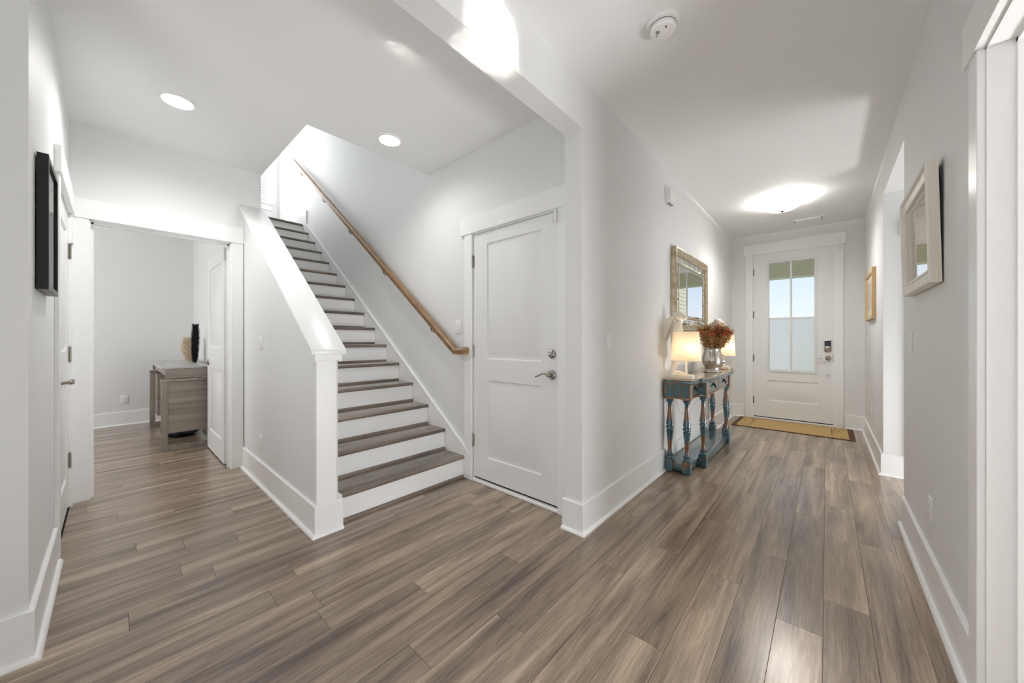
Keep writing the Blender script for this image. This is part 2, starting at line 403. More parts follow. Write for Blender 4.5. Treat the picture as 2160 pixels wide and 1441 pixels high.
baseboard('front_right', (.180, yF), (xR, yF), (0,-1), 0, -1)
baseboard('right_far', (xR, yO), (xR, yF), (-1,0), 1, -1)
baseboard('side_hall', (xR, yO), (.485, yO), (0,-1), 1, 0)
baseboard('right_near', (xR, 1.885), (xR, yN), (-1,0), 0, 0)
baseboard('knee', (xD, yK0), (-2.27, yK0), (0,-1), -1, 1)
baseboard('newel', (-2.27, yK0), (-2.27, .955), (1,0), 1, 0)
baseboard('left', (-3.022, yW), (xC, yW), (0,1), 0, 1)
baseboard('left_return', (xC, -1.5), (xC, yW), (1,0), 0, 1)
baseboard('office_back', (xO, -2.6), (xO, yK0+.015), (1,0), -1, -1)
baseboard('office_right', (xO, yK0+.015), (xD-.12, yK0+.015), (0,-1), -1, 0)

tn = [0]
def trim(loc):
    tn[0] += 1; return empty('trim_%d' % tn[0], loc, kind='structure')
def casing_y(wy, sgn, xa, xb, ztop, oh=.022, hh=.142, cw=.09, jd=.12, left=True, right=True, x_lo=None, x_hi=None, jambs=True):
    """door casing on a wall y=wy facing sgn*y, clear opening xa..xb"""
    t = trim(((xa+xb)/2, wy, 0))
    f0, f1 = wy, wy+sgn*.018
    if left: q = new(); vbox(q, xa-cw, xa, f0, f1, 0, ztop, .002); put('casing', q, TRIM, t)
    if right: q = new(); vbox(q, xb, xb+cw, f0, f1, 0, ztop, .002); put('casing', q, TRIM, t)
    q = new(); vbox(q, (xa-cw-oh) if x_lo is None else x_lo, (xb+cw+oh) if x_hi is None else x_hi, f0, wy+sgn*.026, ztop, ztop+hh, .002); put('header', q, TRIM, t)
    if jambs:
        q = new(); b0, b1 = wy-sgn*jd, wy
        vbox(q, xa-.012, xa+.008, b0, b1, 0, ztop+.0); vbox(q, xb-.008, xb+.012, b0, b1, 0, ztop); vbox(q, xa-.012, xb+.012, b0, b1, ztop-.008, ztop+.012)
        put('jamb', q, TRIM, t)
    return t
def casing_x(wx, sgn, ya, yb, ztop, oh=.022, hh=.142, cw=.09, jd=.12, left=True, right=True, y_lo=None, y_hi=None, thick=.018):
    t = trim((wx, (ya+yb)/2, 0))
    f0, f1 = wx, wx+sgn*thick
    if left: q = new(); vbox(q, f0, f1, ya-cw, ya, 0, ztop, .002); put('casing', q, TRIM, t)
    if right: q = new(); vbox(q, f0, f1, yb, yb+cw, 0, ztop, .002); put('casing', q, TRIM, t)
    q = new(); vbox(q, f0, wx+sgn*(thick+.008), (ya-cw-oh) if y_lo is None else y_lo, (yb+cw+oh) if y_hi is None else y_hi, ztop, ztop+hh, .002); put('header', q, TRIM, t)
    q = new(); b0, b1 = wx-sgn*jd, wx
    vbox(q, b0, b1, ya-.02, ya+.006, 0, ztop); vbox(q, b0, b1, yb-.006, yb+.02, 0, ztop); vbox(q, b0, b1, ya-.02, yb+.02, ztop-.006, ztop+.02)
    # door stop bead
    m0, m1 = wx-sgn*jd*.45, wx-sgn*jd*.75
    vbox(q, m0, m1, ya+.006, ya+.018, 0, ztop-.006); vbox(q, m0, m1, yb-.018, yb-.006, 0, ztop-.006); vbox(q, m0, m1, ya+.006, yb-.006, ztop-.018, ztop-.006)
    put('jamb', q, TRIM, t)
    return t
casing_y(yC, -1, -2.212, -1.352, 2.056, x_lo=-2.352, x_hi=-1.228)
casing_x(xD, 1, -.112, .714, 2.052, y_lo=yW+.004, y_hi=yK0-.002, cw=.086)
casing_y(yW, 1, -3.955, -3.115, 2.054, cw=.084, x_lo=xD+.003)
casing_y(yF, -1, -.832, .076, 2.446, hh=.155, jd=.16, cw=.093)
casing_y(yO, -1, .59, 1.40, 2.055, x_lo=.462)
casing_x(xR, -1, .94, 1.789, 2.072, cw=.085, oh=.028)

# ------------------------------------------------------------------ doors
def slab(b, wd, h, th, panels, hole=None):
    allp = panels+([hole] if hole else [])
    xs = sorted({0, wd} | {v for p in allp for v in p[:2]}); zs = sorted({0, h} | {v for p in allp for v in p[2:4]})
    for side in (0, 1):
        def V(x, z, d): return b.verts.new((x, d if side == 0 else th-d, z))
        for xa, xb in zip(xs, xs[1:]):
            for za, zb in zip(zs, zs[1:]):
                mx, mz = (xa+xb)/2, (za+zb)/2
                if any(p[0] < mx < p[1] and p[2] < mz < p[3] for p in allp): continue
                b.faces.new([V(xa,za,0), V(xb,za,0), V(xb,zb,0), V(xa,zb,0)])
        for p in panels:
            rings = []
            for ins, d in ((0,0), (.007,.012), (.014,.012), (.048,.001)):
                rings.append([V(p[0]+ins,p[2]+ins,d), V(p[1]-ins,p[2]+ins,d), V(p[1]-ins,p[3]-ins,d), V(p[0]+ins,p[3]-ins,d)])
            for A, B in zip(rings, rings[1:]):
                for i in range(4): b.faces.new((A[i], A[(i+1)%4], B[(i+1)%4], B[i]))
            b.faces.new(rings[-1])
    def ring(x0, x1_, z0, z1):
        c = [(x0,z0), (x1_,z0), (x1_,z1), (x0,z1)]
        for i in range(4):
            p, q = c[i], c[(i+1)%4]
            b.faces.new([b.verts.new((p[0],0,p[1])), b.verts.new((q[0],0,q[1])), b.verts.new((q[0],th,q[1])), b.verts.new((p[0],th,p[1]))])
    ring(0, wd, 0, h)
    if hole: ring(*hole)
    bmesh.ops.remove_doubles(b, verts=b.verts, dist=1e-5)
def hinge(door, x, z, sgn=1, y=-.008, mat=NICKEL):
    q = new(); lathe(q, [(.007,-.05), (.007,.05)], (x, y, z), 10); lathe(q, [(.0045,.05), (.0045,.056)], (x, y, z), 8); lathe(q, [(.0045,-.056), (.0045,-.05)], (x, y, z), 8)
    for k in range(1, 3): lathe(q, [(.0076,-.0515+.034*k), (.0076,-.0495+.034*k)], (x, y, z), 10)
    vbox(q, x, x+sgn*.012, y+.004, y+.010, z-.048, z+.048)
    return put('hinge', q, mat, door, True)
def lever(door, x, z, dirx, y=0, sgn=-1, wavy=True, ln=.105):
    q = new()
    lathe(q, [(.001,sgn*.013), (.018,sgn*.013), (.030,sgn*.009), (.0335,sgn*.004), (.0335,0)], (x, y, z), 24, 'y')
    r = put('lever_rose', q, NICKEL, door, True)
    q = new()
    tube(q, [(x,y+sgn*.010,z), (x,y+sgn*.030,z), (x,y+sgn*.046,z)], [.014,.0105,.012], 14)
    ball(q, (x, y+sgn*.048, z), .0135, .012, .0135)
    pts = []; rs = []
    for i in range(11):
        t = i/10; w_ = (math.sin(t*PI*1.5)*.011-.004*t) if wavy else 0
        pts.append((x+dirx*ln*t, y+sgn*(.049+.004*math.sin(t*PI)), z+w_)); rs.append(.0105*(1-.45*t)+(.003 if i == 10 else 0))
    tube(q, pts, rs, 10, .75)
    put('lever_handle', q, NICKEL, r, True)
    return r
def deadbolt(door, x, z, y=0, sgn=-1):
    q = new(); lathe(q, [(.001,sgn*.016), (.019,sgn*.016), (.027,sgn*.012), (.0315,sgn*.005), (.0315,0)], (x, y, z), 24, 'y')
    d = put('deadbolt', q, NICKEL, door, True)
    q = new(); ball(q, (x, y+sgn*.024, z), .018, .010, .006); put('thumb_turn', q, CHROME, d, True)
# closet door
d1 = empty('door_1', (-2.202, yC+.004, 0), 0, 'white two panel door beside the foot of the stairs, with deadbolt and lever', kind='structure')
q = new(); slab(q, .842, 2.004, .035, [(.150,.700,1.015-.038,1.950-.038), (.150,.700,.215-.038,.845-.038)]); q.transform(Matrix.Translation((0,0,.038))); put('door_slab', q, DOORP, d1, True)
for z in (1.824, 1.079, .335): hinge(d1, -.008, z)
deadbolt(d1, .792, 1.073); lever(d1, .792, .93, -1)
q = new(); vbox(q, -.006, .850, .012, .03, .020, .040); put('door_sweep', q, DARK, d1, True)
q = new(); vbox(q, -.006, .852, -.022, .045, 0, .022, .004); put('threshold', q, TRIM, d1, True)
# left closed door (faces +y)
d3 = empty('door_3', (-3.122, yW-.002, 0), PI, 'white closed panel door on the left wall past the black framed picture', kind='structure')
q = new(); slab(q, .826, 2.03, .035, [(.13,.696,1.08,1.90), (.13,.696,.21,.86)]); q.transform(Matrix.Translation((0,0,.014))); put('door_slab', q, DOORP, d3, True)
for z in (1.79, 1.07, .33): hinge(d3, .832, z, -1)
q = new(); vbox(q, .822, .838, -.024, -.012, 1.835, 1.850, .002); put('hinge_stop', q, CHROME, d3, True)
lever(d3, .075, .93, 1)
# office door, swung open into the office
d4 = empty('door_4', (-4.196, .722, 0), PI, 'white panel door standing open into the office, hinges showing', kind='structure')
q = new(); slab(q, .855, 2.02, .035, [(.12,.735,1.08,1.90), (.12,.735,.20,.86)]); q.transform(Matrix.Translation((0,0,.014))); put('door_slab', q, DOORP, d4, True)
for z in (1.76, 1.04, .30):
    q = new(); vbox(q, -.0035, 0, -.002, .032, z-.05, z+.05, .001); lathe(q, [(.006,-.05), (.006,.05)], (-.004, -.010, z), 10)
    for dz in (-.03, .0, .03): lathe(q, [(.003,0), (.003,-.001)], (-.0035, .017 if dz else .008, z+dz), 8, 'x')
    put('hinge', q, PLASTIC, d4, True)
lever(d4, .79, .93, -1, y=.035, sgn=1)
# front door
d2 = empty('door_2', (-.822, yF+.010, 0), 0, 'white front door with four glass lites over one panel, keypad lock and lever', kind='structure')
gx0, gx1, gz0, gz1 = .176, .708, .688, 2.285
q = new(); slab(q, .888, 2.404, .045, [(.166,.734,.245,.543)], (gx0,gx1,gz0,gz1)); q.transform(Matrix.Translation((0,0,.034)))
for v in q.verts: pass
put('door_slab', q, DOORP, d2, True)
gz0 += .034-.034; 
q = new()
frame_ring(q, 'y', 0, -1, gx0-.022, gx1+.022, gz0+.012, gz1+.056, [(0,0), (0,.008), (.003,.010), (.029,.010), (.033,.006), (.033,-.052), (0,-.052)])
put('lite_frame', q, DOORP, d2, True)
gm = (gx0+gx1)/2
q = new(); vbox(q, gm-.011, gm+.011, .004, .041, gz0+.034, gz1+.034, .003); put('muntin', q, DOORP, d2, True)
q = new(); vbox(q, gx0, gx1, .005, .040, 1.486-.011, 1.486+.011, .003); put('muntin', q, DOORP, d2, True)
for i, (za, zb) in enumerate(((gz0+.04, 1.476), (1.496, gz1+.028))):
    for xa, xb in ((gx0+.004, gm-.010), (gm+.010, gx1-.004)):
        q = new(); vbox(q, xa, xb, .0205, .0245, za, zb); o = put('pane', q, FROST if i == 0 else GLASS, d2, True, ang=0)
        if i == 0: o['label'] = 'frosted lower pane'
for z in (2.19, 1.55, .90, .27): hinge(d2, -.006, z)
q = new(); vbox(q, .800, .868, -.022, 0, 1.012, 1.165, .006, 2); lk = put('keypad_lock', q, NICKEL, d2, True)
q = new(); vbox(q, .804, .864, -.0245, -.021, 1.088, 1.161, .003); put('keypad_screen', q, M('dark_lock_cover', (34,40,56), .15).m, lk, True)
q = new(); ball(q, (.834, -.030, 1.048), .022, .012, .008); put('thumb_turn', q, NICKEL, lk, True)
lever(d2, .838, .925, -1)
q = new(); lathe(q, [(.001,-.02), (.009,-.02), (.013,-.012), (.013,0)], (.838, 0, .70), 14, 'y'); put('door_stop_button', q, NICKEL, d2, True)
q = new(); vbox(q, .886, .893, -.003, .02, .87, .98); put('strike_plate', q, DARK, d2, True)
q = new(); vbox(q, -.006, .898, .012, .04, .018, .036); put('door_sweep', q, DARK, d2, True)
q = new(); vbox(q, -.010, .898, -.03, .06, 0, .020, .004); put('threshold', q, TRIM, d2, True)
# side hall door, mostly hidden
d5 = empty('door_5', (.598, yO+.004, 0), 0, 'white panel door in the side hall, hidden behind the right wall', kind='structure')
q = new(); slab(q, .794, 2.03, .035, [(.13,.664,1.08,1.90), (.13,.664,.21,.86)]); q.transform(Matrix.Translation((0,0,.014))); put('door_slab', q, DOORP, d5, True)

# ------------------------------------------------------------------ stairs
st = empty('staircase', (-4.3, 1.47, 0), 0, 'straight stairs with grey-brown wooden treads and white risers rising left', 'staircase')
for i in range(16):
    xn = xr0-RUN*i; zt = RISE*(i+1)
    ya = .930 if i else .972
    if i < 15:
        q = new(); n = 6
        prof = [(xn-RUN-.024, zt-.030), (xn-RUN-.024, zt)]+[(xn-.014+.014*math.sin(PI*j/n), zt-.015+.015*math.cos(PI*j/n)) for j in range(n+1)]
        prism(q, prof, 'y', ya, 1.986); o = put('tread', q, TREAD, st)
        q = new(); vbox(q, xn-.040, xn-.018, ya, 1.984, zt-.062, zt-.030, .003)
    else:
        q = new(); prism(q, [(-6.60, zt-.03), (-6.60, zt), (xn, zt), (xn+.008, zt-.015), (xn, zt-.03)], 'y', yH, 1.986); put('landing_nosing', q, TREAD, st)
    q = new(); vbox(q, xn-.040, xn-.022, .930, 1.986, zt-RISE+(.0 if i else 0), zt-.030); put('riser', q, TRIM, st)
    zb = zt-RISE
    q = new(); y0_ = .955 if i == 0 else .930
    prism(q, [(xn-.023, zb), (xn-.006, zb), (xn-.0075, zb+.012), (xn-.012, zb+.018), (xn-.018, zb+.022), (xn-.023, zb+.023)], 'y', y0_, 1.986); put('shoe_molding', q, TREAD, st)
q = new(); vbox(q, xr0-RUN, xr0-.004, .929, .9715, 0, RISE-.002, .002); put('skirt_block', q, TRIM, st)
zs = lambda x: .2354+(-2.265-x)*.728
xe = -6.02
q = new(); prism(q, [(-2.315, 0), (-2.300, 0), (-2.245, .222), (-2.265, zs(-2.265)), (xe, zs(xe)), (xe, RISE*16+.184), (-7.41, RISE*16+.184), (-7.41, RISE*16-.02), (xe-.25, RISE*16-.02), (-2.8, 0)], 'y', 1.984, yC-.001); put('skirt_board', q, TRIM, st)
q = new(); prism(q, [(-2.245, .222), (-2.265, zs(-2.265)+.006), (xe, zs(xe)+.006), (xe, zs(xe)-.012), (-2.28, .222)], 'y', 1.977, yC-.001); put('skirt_cap', q, TRIM, st)
q = new(); vbox(q, xS, -6.60, yH, yC, RISE*16-.25, RISE*16); put('landing', q, TREAD, st)
# newel facing and sloped cap of the knee wall
kn = empty('trim_knee_cap', (-3.1, .865, 0), kind='structure')
q = new(); vbox(q, -2.272, -2.258, yK0-.004, yK1-.012, 0, 1.062, .002); put('newel_facing', q, TRIM, kn)
xa, xb_ = -2.236, xD+.002
zc = lambda x: 1.112+(-2.238-x)*.7275
q = new(); prism(q, [(xa, zc(xa)-.030), (xa, zc(xa)), (xb_, zc(xb_)), (xb_, zc(xb_)-.030)], 'y', .766, .968, .005); put('cap', q, TRIM, kn)
for (ya, yb) in ((.789, yK0-.001), (yK1, .944)):
    q = new(); prism(q, [(xa-.014, zc(xa-.014)-.085), (xa-.014, zc(xa-.014)-.028), (xb_, zc(xb_)-.028), (xb_, zc(xb_)-.085)], 'y', ya, yb, .002); put('apron', q, TRIM, kn)
q = new(); vbox(q, -2.262, -2.246, .788, .945, 1.046, 1.096, .002); put('apron', q, TRIM, kn)
# handrail
hr = empty('handrail', (-4.3, 1.93, 1.0), 0, 'honey oak handrail running up the white stair wall on metal brackets', 'handrail')
def rail_prof(): return [(-.016,-.03), (.016,-.03), (.018,-.012), (.026,-.004), (.028,.012), (.020,.026), (0,.031), (-.020,.026), (-.028,.012), (-.026,-.004), (-.018,-.012)]
q = new(); pa, pb = Vector((-2.345, 1.925, 1.075)), Vector((-6.39, 1.925, 4.045))
t_ = (pb-pa).normalized(); nrm = Vector((-t_.z, 0, t_.x)); nrm = nrm if nrm.z > 0 else -nrm
rings = []
for P_, vert in ((Vector((-2.262, 1.998, 1.080)), 2), (Vector((-2.270, 1.945, 1.078)), 1), (pa, 0), (pb, 0)):
    r_ = []
    for (s_, h_) in rail_prof():
        if vert == 2: p = P_+Vector((-s_, 0, h_))
        elif vert == 1: p = P_+Vector((-s_*.75, s_*.75, 0))+Vector((0,0,h_))
        else: p = P_+Vector((0, s_, 0))+nrm*h_
        r_.append(q.verts.new(p))
    rings.append(r_)
k = len(rings[0])
for A, B in zip(rings, rings[1:]):
    for i in range(k): q.faces.new((A[i], A[(i+1)%k], B[(i+1)%k], B[i]))
q.faces.new(rings[0]); q.faces.new(rings[-1])
put('rail', q, OAK, hr)
for x in (-6.065, -5.2, -4.385, -3.56, -2.70):
    z = pa.z+(pa.x-x)*((pb.z-pa.z)/(pa.x-pb.x))-.035
    q = new(); lathe(q, [(.001,-.008), (.022,-.008), (.026,-.003), (.026,0)], (x, yC, z-.055), 16, 'y')
    tube(q, [(x,yC-.006,z-.055), (x,yC-.04,z-.058), (x,yC-.066,z-.045), (x,yC-.076,z-.012), (x,yC-.076,z+.004)], .0075, 8)
    vbox(q, x-.022, x+.022, yC-.088, yC-.064, z-.004, z+.002, .001); put('bracket', q, NICKEL, hr)

# window over the upper landing
wn_ = empty('window_1', (xS, (wy0+wy1)/2, wz0), 0, 'bright window with white blinds at the top of the stairs', kind='structure')
for (a0, a1) in ((wy0-.095, wy0), (wy1, wy1+.095)): q = new(); vbox(q, xS, xS+.018, a0, a1, wz0, wz1, .002); put('casing', q, TRIM, wn_)
q = new(); vbox(q, xS, xS+.024, wy0-.115, wy1+.115, wz1, wz1+.13, .002); put('header', q, TRIM, wn_)
q = new(); vbox(q, xS-.10, xS+.045, wy0-.12, wy1+.12, wz0-.03, wz0, .004); put('sill', q, TRIM, wn_)
q = new(); vbox(q, xS, xS+.018, wy0-.095, wy1+.095, wz0-.125, wz0-.03, .002); put('apron', q, TRIM, wn_)
q = new()
for (a0, a1, c0, c1) in ((wy0, wy0+.045, wz0, wz1), (wy1-.045, wy1, wz0, wz1), (wy0, wy1, wz0, wz0+.05), (wy0, wy1, wz1-.05, wz1), (wy0, wy1, (wz0+wz1)/2-.02, (wz0+wz1)/2+.02)): vbox(q, xS-.10, xS-.06, a0, a1, c0, c1)
put('sash', q, TRIM, wn_)
q = new(); vbox(q, xS-.082, xS-.078, wy0+.04, wy1-.04, wz0+.04, wz1-.04); put('pane', q, GLASS, wn_, ang=0)
bl = M('blind_slat', (245,245,243), .4); bl.p.inputs['Transmission Weight'].default_value = 0
for i in range(30):
    z = wz0+.03+i*.052
    q = new(); prism(q, [(xS-.050, z+.018), (xS-.047, z+.019), (xS-.012, z-.016), (xS-.015, z-.018)], 'y', wy0+.01, wy1-.01); put('slat', q, bl.m, wn_)


# ------------------------------------------------------------------ ceiling and wall fittings
LENS = M('lit_lens', (255,255,255), .5).emit((255, 250, 242), 6.0).m
def recessed(loc, label):
    t = empty('recessed_light', loc, 0, label, 'ceiling light', 'round recessed lights in the foyer ceiling')
    q = new(); lathe(q, [(.078,-.001), (.080,-.006), (.094,-.006), (.097,-.003), (.097,0)], seg=40, caps=False); put('trim_ring', q, PLASTIC, t, True)
    q = new(); lathe(q, [(.0005,-.004), (.05,-.004), (.079,-.0025)], seg=40); put('lens', q, LENS, t, True)
    return t
recessed((-3.2, .285, HC), 'round lit recessed ceiling light nearer the office doorway')
recessed((-2.572, 1.448, HC), 'round lit recessed ceiling light above the foot of the stairs')
fl = empty('flush_mount_light', (-.37, 4.98, HC), 0, 'lit white glass bowl ceiling light with nickel finial before the front door', 'ceiling light')
BOWL = M('lit_bowl_glass', (255,252,246), .4).emit((255, 250, 242), 2.2).m
q = new(); lathe(q, [(.001,-.030), (.055,-.030), (.075,-.018), (.075,0)], seg=32); put('canopy', q, NICKEL, fl, True)
q = new(); lathe(q, [(.185,-.036), (.190,-.040), (.188,-.050), (.165,-.085), (.120,-.112), (.06,-.126), (.004,-.130)], seg=48, caps=False); put('bowl', q, BOWL, fl, True)
for k in range(3):
    a = 2*PI*k/3+.5; q = new(); tube(q, [(.06*math.cos(a), .06*math.sin(a), -.018), (.13*math.cos(a), .13*math.sin(a), -.026), (.19*math.cos(a), .19*math.sin(a), -.044)], .006, 8); put('arm', q, NICKEL, fl, True)
q = new(); lathe(q, [(.001,-.152), (.007,-.150), (.004,-.143), (.013,-.139), (.024,-.131), (.020,-.127), (.001,-.127)], seg=20); put('finial', q, NICKEL, fl, True)
sd = empty('smoke_detector', (-.607, 1.812, HC), 0, 'round white smoke alarm on the hall ceiling near the beam', 'smoke alarm')
q = new(); lathe(q, [(.074,0), (.076,-.010), (.072,-.018), (.060,-.020)], seg=40, caps=False); put('base_ring', q, PLASTIC, sd, True)
q = new(); lathe(q, [(.060,-.014), (.060,-.040), (.054,-.047), (.034,-.052), (.001,-.053)], seg=40); 
bmesh.ops.delete(q, geom=[v for v in q.verts if v.co.z < -.03 and v.co.y < -.020 and abs(v.co.x) < .020], context='VERTS') if False else None
put('housing', q, PLASTIC, sd, True)
GREYP = M('grey_print', (140,140,138), .6).m
q = new(); lathe(q, [(.0605,-.0225), (.0612,-.022), (.0612,-.026), (.0605,-.0265)], seg=40, caps=False); put('vent_slot', q, GREYP, sd, True)
q = new(); lathe(q, [(.001,-.0545), (.009,-.0545), (.010,-.051)], (-.018,-.022,0), 16); put('test_button', q, GREYP, sd, True)
q = new(); lathe(q, [(.001,-.0545), (.004,-.0545), (.005,-.050)], (.024,-.028,0), 12); put('indicator', q, M('amber_led', (120,110,80), .4).m, sd, True)
q = new(); prism(q, [(-.036,-.008), (-.024,-.008), (-.030,.004)], 'z', -.0525, -.0515); put('warning_mark', q, GREYP, sd, True)
av = empty('air_vent', (-.18, 6.02, HC), 0, 'white slotted air vent in the ceiling above the front door', 'air vent')
q = new(); vbox(q, -.155, .155, -.075, .075, -.006, 0, .002); put('face_plate', q, PLASTIC, av, True)
for k in range(7):
    y = -.054+.018*k; q = new(); prism(q, [(y-.007,-.006), (y-.006,-.014), (y+.005,-.013), (y+.006,-.006)], 'x', -.13, .13); put('louver', q, PLASTIC, av, True)
for s_ in (-1, 1): q = new(); vbox(q, s_*.128, s_*.138, -.05, .05, -.0075, -.006); put('end_slot', q, DARK, av, True)

def plate_x(name, wx, sgn, y, z, label, kind, group=None):
    t = empty(name, (wx, y, z-.058), 0, label, 'outlet' if kind == 'outlet' else 'light switch', group)
    q = new(); vbox(q, wx, wx+sgn*.006, y-.036, y+.036, z-.058, z+.058, .002, 2); put('wall_plate', q, PLASTIC, t)
    if kind == 'outlet':
        for dz in (-.021, .021):
            q = new(); vbox(q, wx+sgn*.005, wx+sgn*.0085, y-.017, y+.017, z+dz-.014, z+dz+.014, .003, 2); r = put('receptacle', q, PLASTIC, t)
            q = new()
            for dy in (-.006, .006): vbox(q, wx+sgn*.0083, wx+sgn*.0088, y+dy-.001, y+dy+.001, z+dz-.002, z+dz+.006)
            vbox(q, wx+sgn*.0083, wx+sgn*.0088, y-.002, y+.002, z+dz-.010, z+dz-.006)
            put('slots', q, GREYP, r)
    else:
        q = new(); prism(q, [(wx+sgn*.005, z-.032), (wx+sgn*.009, z-.032), (wx+sgn*.0065, z), (wx+sgn*.012, z+.032), (wx+sgn*.005, z+.032)], 'y', y-.0165, y+.0165, .0008); put('rocker', q, PLASTIC, t)
    return t
def plate_y(name, wy, sgn, x, z, label, kind):
    t = plate_x(name, 0, 1, 0, z, label, kind)
    for ob in [t]: ob.location = (x, wy, z-.058); ob.rotation_euler = (0, 0, sgn*PI/2)
    return t
plate_x('light_switch', xL, 1, 2.223, 1.157, 'white rocker light switch on the hall wall beside the corner', 'switch')
plate_x('light_switch', xR, -1, 3.07, 1.157, 'white rocker light switch on the right wall under the framed mirror', 'switch')
plate_x('wall_outlet', xR, -1, 2.55, .372, 'white wall outlet low on the right wall above its baseboard', 'outlet')
plate_x('light_switch', xR, -1, 6.05, 1.154, 'small white light switch on the far right wall by the front door', 'switch')
plate_x('wall_outlet', xR, -1, 5.42, .40, 'white wall outlet low on the far right wall near the front door', 'outlet')
plate_x('wall_outlet', xL, 1, 3.98, .42, 'white wall outlet with plugged cord behind the teal console table', 'outlet')
plate_x('wall_outlet', xO, 1, .106, .349, 'white wall outlet on the office wall left of the desk', 'outlet')
plate_y('light_switch', yK0, -1, -3.44, 1.148, 'white rocker light switch on the stair knee wall', 'switch')
plate_y('wall_outlet', yK0, -1, -3.44, .345, 'white wall outlet low on the stair knee wall', 'outlet')
plate_y('light_switch', yC, -1, -2.395, 1.285, 'white rocker light switch beside the closet door above the handrail end', 'switch')
cb = empty('door_chime', (xL, 3.42, 2.42), 0, 'white door chime box high on the hall wall', 'door chime')
q = new(); prism(q, [(xL, 2.425), (xL+.028, 2.425), (xL+.050, 2.45), (xL+.050, 2.555), (xL+.042, 2.562), (xL, 2.562)], 'y', 3.345, 3.495, .005); put('cover', q, PLASTIC, cb)
q = new(); vbox(q, xL+.012, xL+.034, 3.37, 3.47, 2.420, 2.4245); put('speaker_slot', q, GREYP, cb)
for (x, y, z, lb) in ((-1.395, yC-.004, 1.99, 'small white alarm contact at the top corner of the closet door'), (.105, yF-.004, 2.385, 'small white alarm contact at the top corner of the front door')):
    t = empty('alarm_contact', (x, y, z), 0, lb, 'alarm sensor')
    q = new(); vbox(q, x+.020, x+.042, y-.030, y-.014, z-.03, z+.06, .003); put('sensor', q, PLASTIC, t)
    q = new(); vbox(q, x-.004, x+.010, y-.020, y-.0, z-.02, z+.035, .003); put('magnet', q, PLASTIC, t)
ds = empty('door_stop', (xL+.015, 5.30, .075), 0, 'slim metal door stop sticking out of the baseboard by the front door', 'door stop')
q = new(); tube(q, [(xL+.015,5.30,.075), (xL+.02,5.30,.075), (xL+.075,5.30,.073)], [.009,.0045,.0045], 10); put('rod', q, NICKEL, ds)
q = new(); tube(q, [(xL+.072,5.30,.073), (xL+.088,5.30,.072)], .008, 10); put('tip', q, PLASTIC, ds)

# ------------------------------------------------------------------ pictures and mirrors
BLACKF = M('black_frame', (34,33,32), .35).m
SILVERF = M('grey_frame_face', (128,127,124), .3, .6).m
art = M('art_print', (232,231,228), .25)
cx_ = art.coord((1,1,1)); sp = art.node('ShaderNodeSeparateXYZ'); art.l.new(cx_, sp.inputs[0])
v1 = art.noise(art.coord((34,1,2.2)), 3, 4, .6); 
m1 = art.ramp(art.math('MULTIPLY', art.math('GREATER_THAN', sp.outputs['Z'], .09), art.math('LESS_THAN', sp.outputs['Z'], .30)), [(0,(0,0,0)),(1,(255,255,255))])
c1 = art.mix(art.math('MULTIPLY', m1, art.math('MULTIPLY', v1, .5)), srgb(236,235,232), srgb(150,152,152))
c2 = art.mix(art.ramp(art.math('ABSOLUTE', art.math('SUBTRACT', sp.outputs['Z'], .305)), [(.0,(90,90,90)),(.006,(0,0,0))]), c1, srgb(140,142,144))
art.base(c2); art.p.inputs['Coat Weight'].default_value = .6; art.p.inputs['Coat Roughness'].default_value = .05
x0, x1p, z0, z1 = -2.70, -2.335, 1.372, 1.915
pf = empty('framed_picture', ((x0+x1p)/2, yW, z0), 0, 'black framed pale abstract picture on the left wall', 'picture')
q = new(); frame_ring(q, 'y', yW, 1, x0, x1p, z0, z1, [(0,.004), (0,.034), (.020,.034), (.020,.022), (.03,.022)]); put('frame', q, BLACKF, pf)
q = new(); vbox(q, x0+.012, x1p-.012, yW+.006, yW+.024, z0+.012, z1-.012); put('print', q, art.m, pf, ang=0)
q = new(); vbox(q, x0+.012, x1p-.012, yW+.026, yW+.028, z0+.012, z1-.012); put('glass', q, GLASS, pf, ang=0)
# whitewashed mirror on the right wall, leaning forward a touch at the top
mr = empty('wall_mirror', (xR-.004, 2.655, 1.415), 0, 'whitewashed wood framed mirror reflecting the front door, on the right wall', 'mirror')
mr.rotation_euler = (0, math.radians(-1.3), 0)
q = new(); frame_ring(q, 'x', 0, -1, -.345, .345, 0, .525, [(0,0), (0,.030), (.004,.034), (.012,.034), (.016,.027), (.030,.025), (.056,.022), (.060,.016), (.080,.010)]); put('frame', q, PALEW, mr, True)
WHL = M('white_frame_lip', (238,236,232), .3).m
q = new(); frame_ring(q, 'x', 0, -1, -.345+.002, .345-.002, .002, .523, [(0,.028), (.001,.036), (.005,.039), (.010,.036), (.012,.028)]); put('outer_lip', q, WHL, mr, True)
q = new(); frame_ring(q, 'x', 0, -1, -.345+.056, .345-.056, .056, .469, [(0,.020), (.002,.028), (.007,.030), (.012,.026), (.014,.012)]); put('inner_lip', q, WHL, mr, True)
q = new(); vbox(q, -.010, -.008, -.28, .28, .065, .46); put('mirror_glass', q, M('warm_mirror_silver', (238,224,212), .015, 1).m, mr, True, ang=0)
q = new(); vbox(q, -.0075, -.001, -.335, .335, .01, .515); put('backing', q, DARK, mr, True)
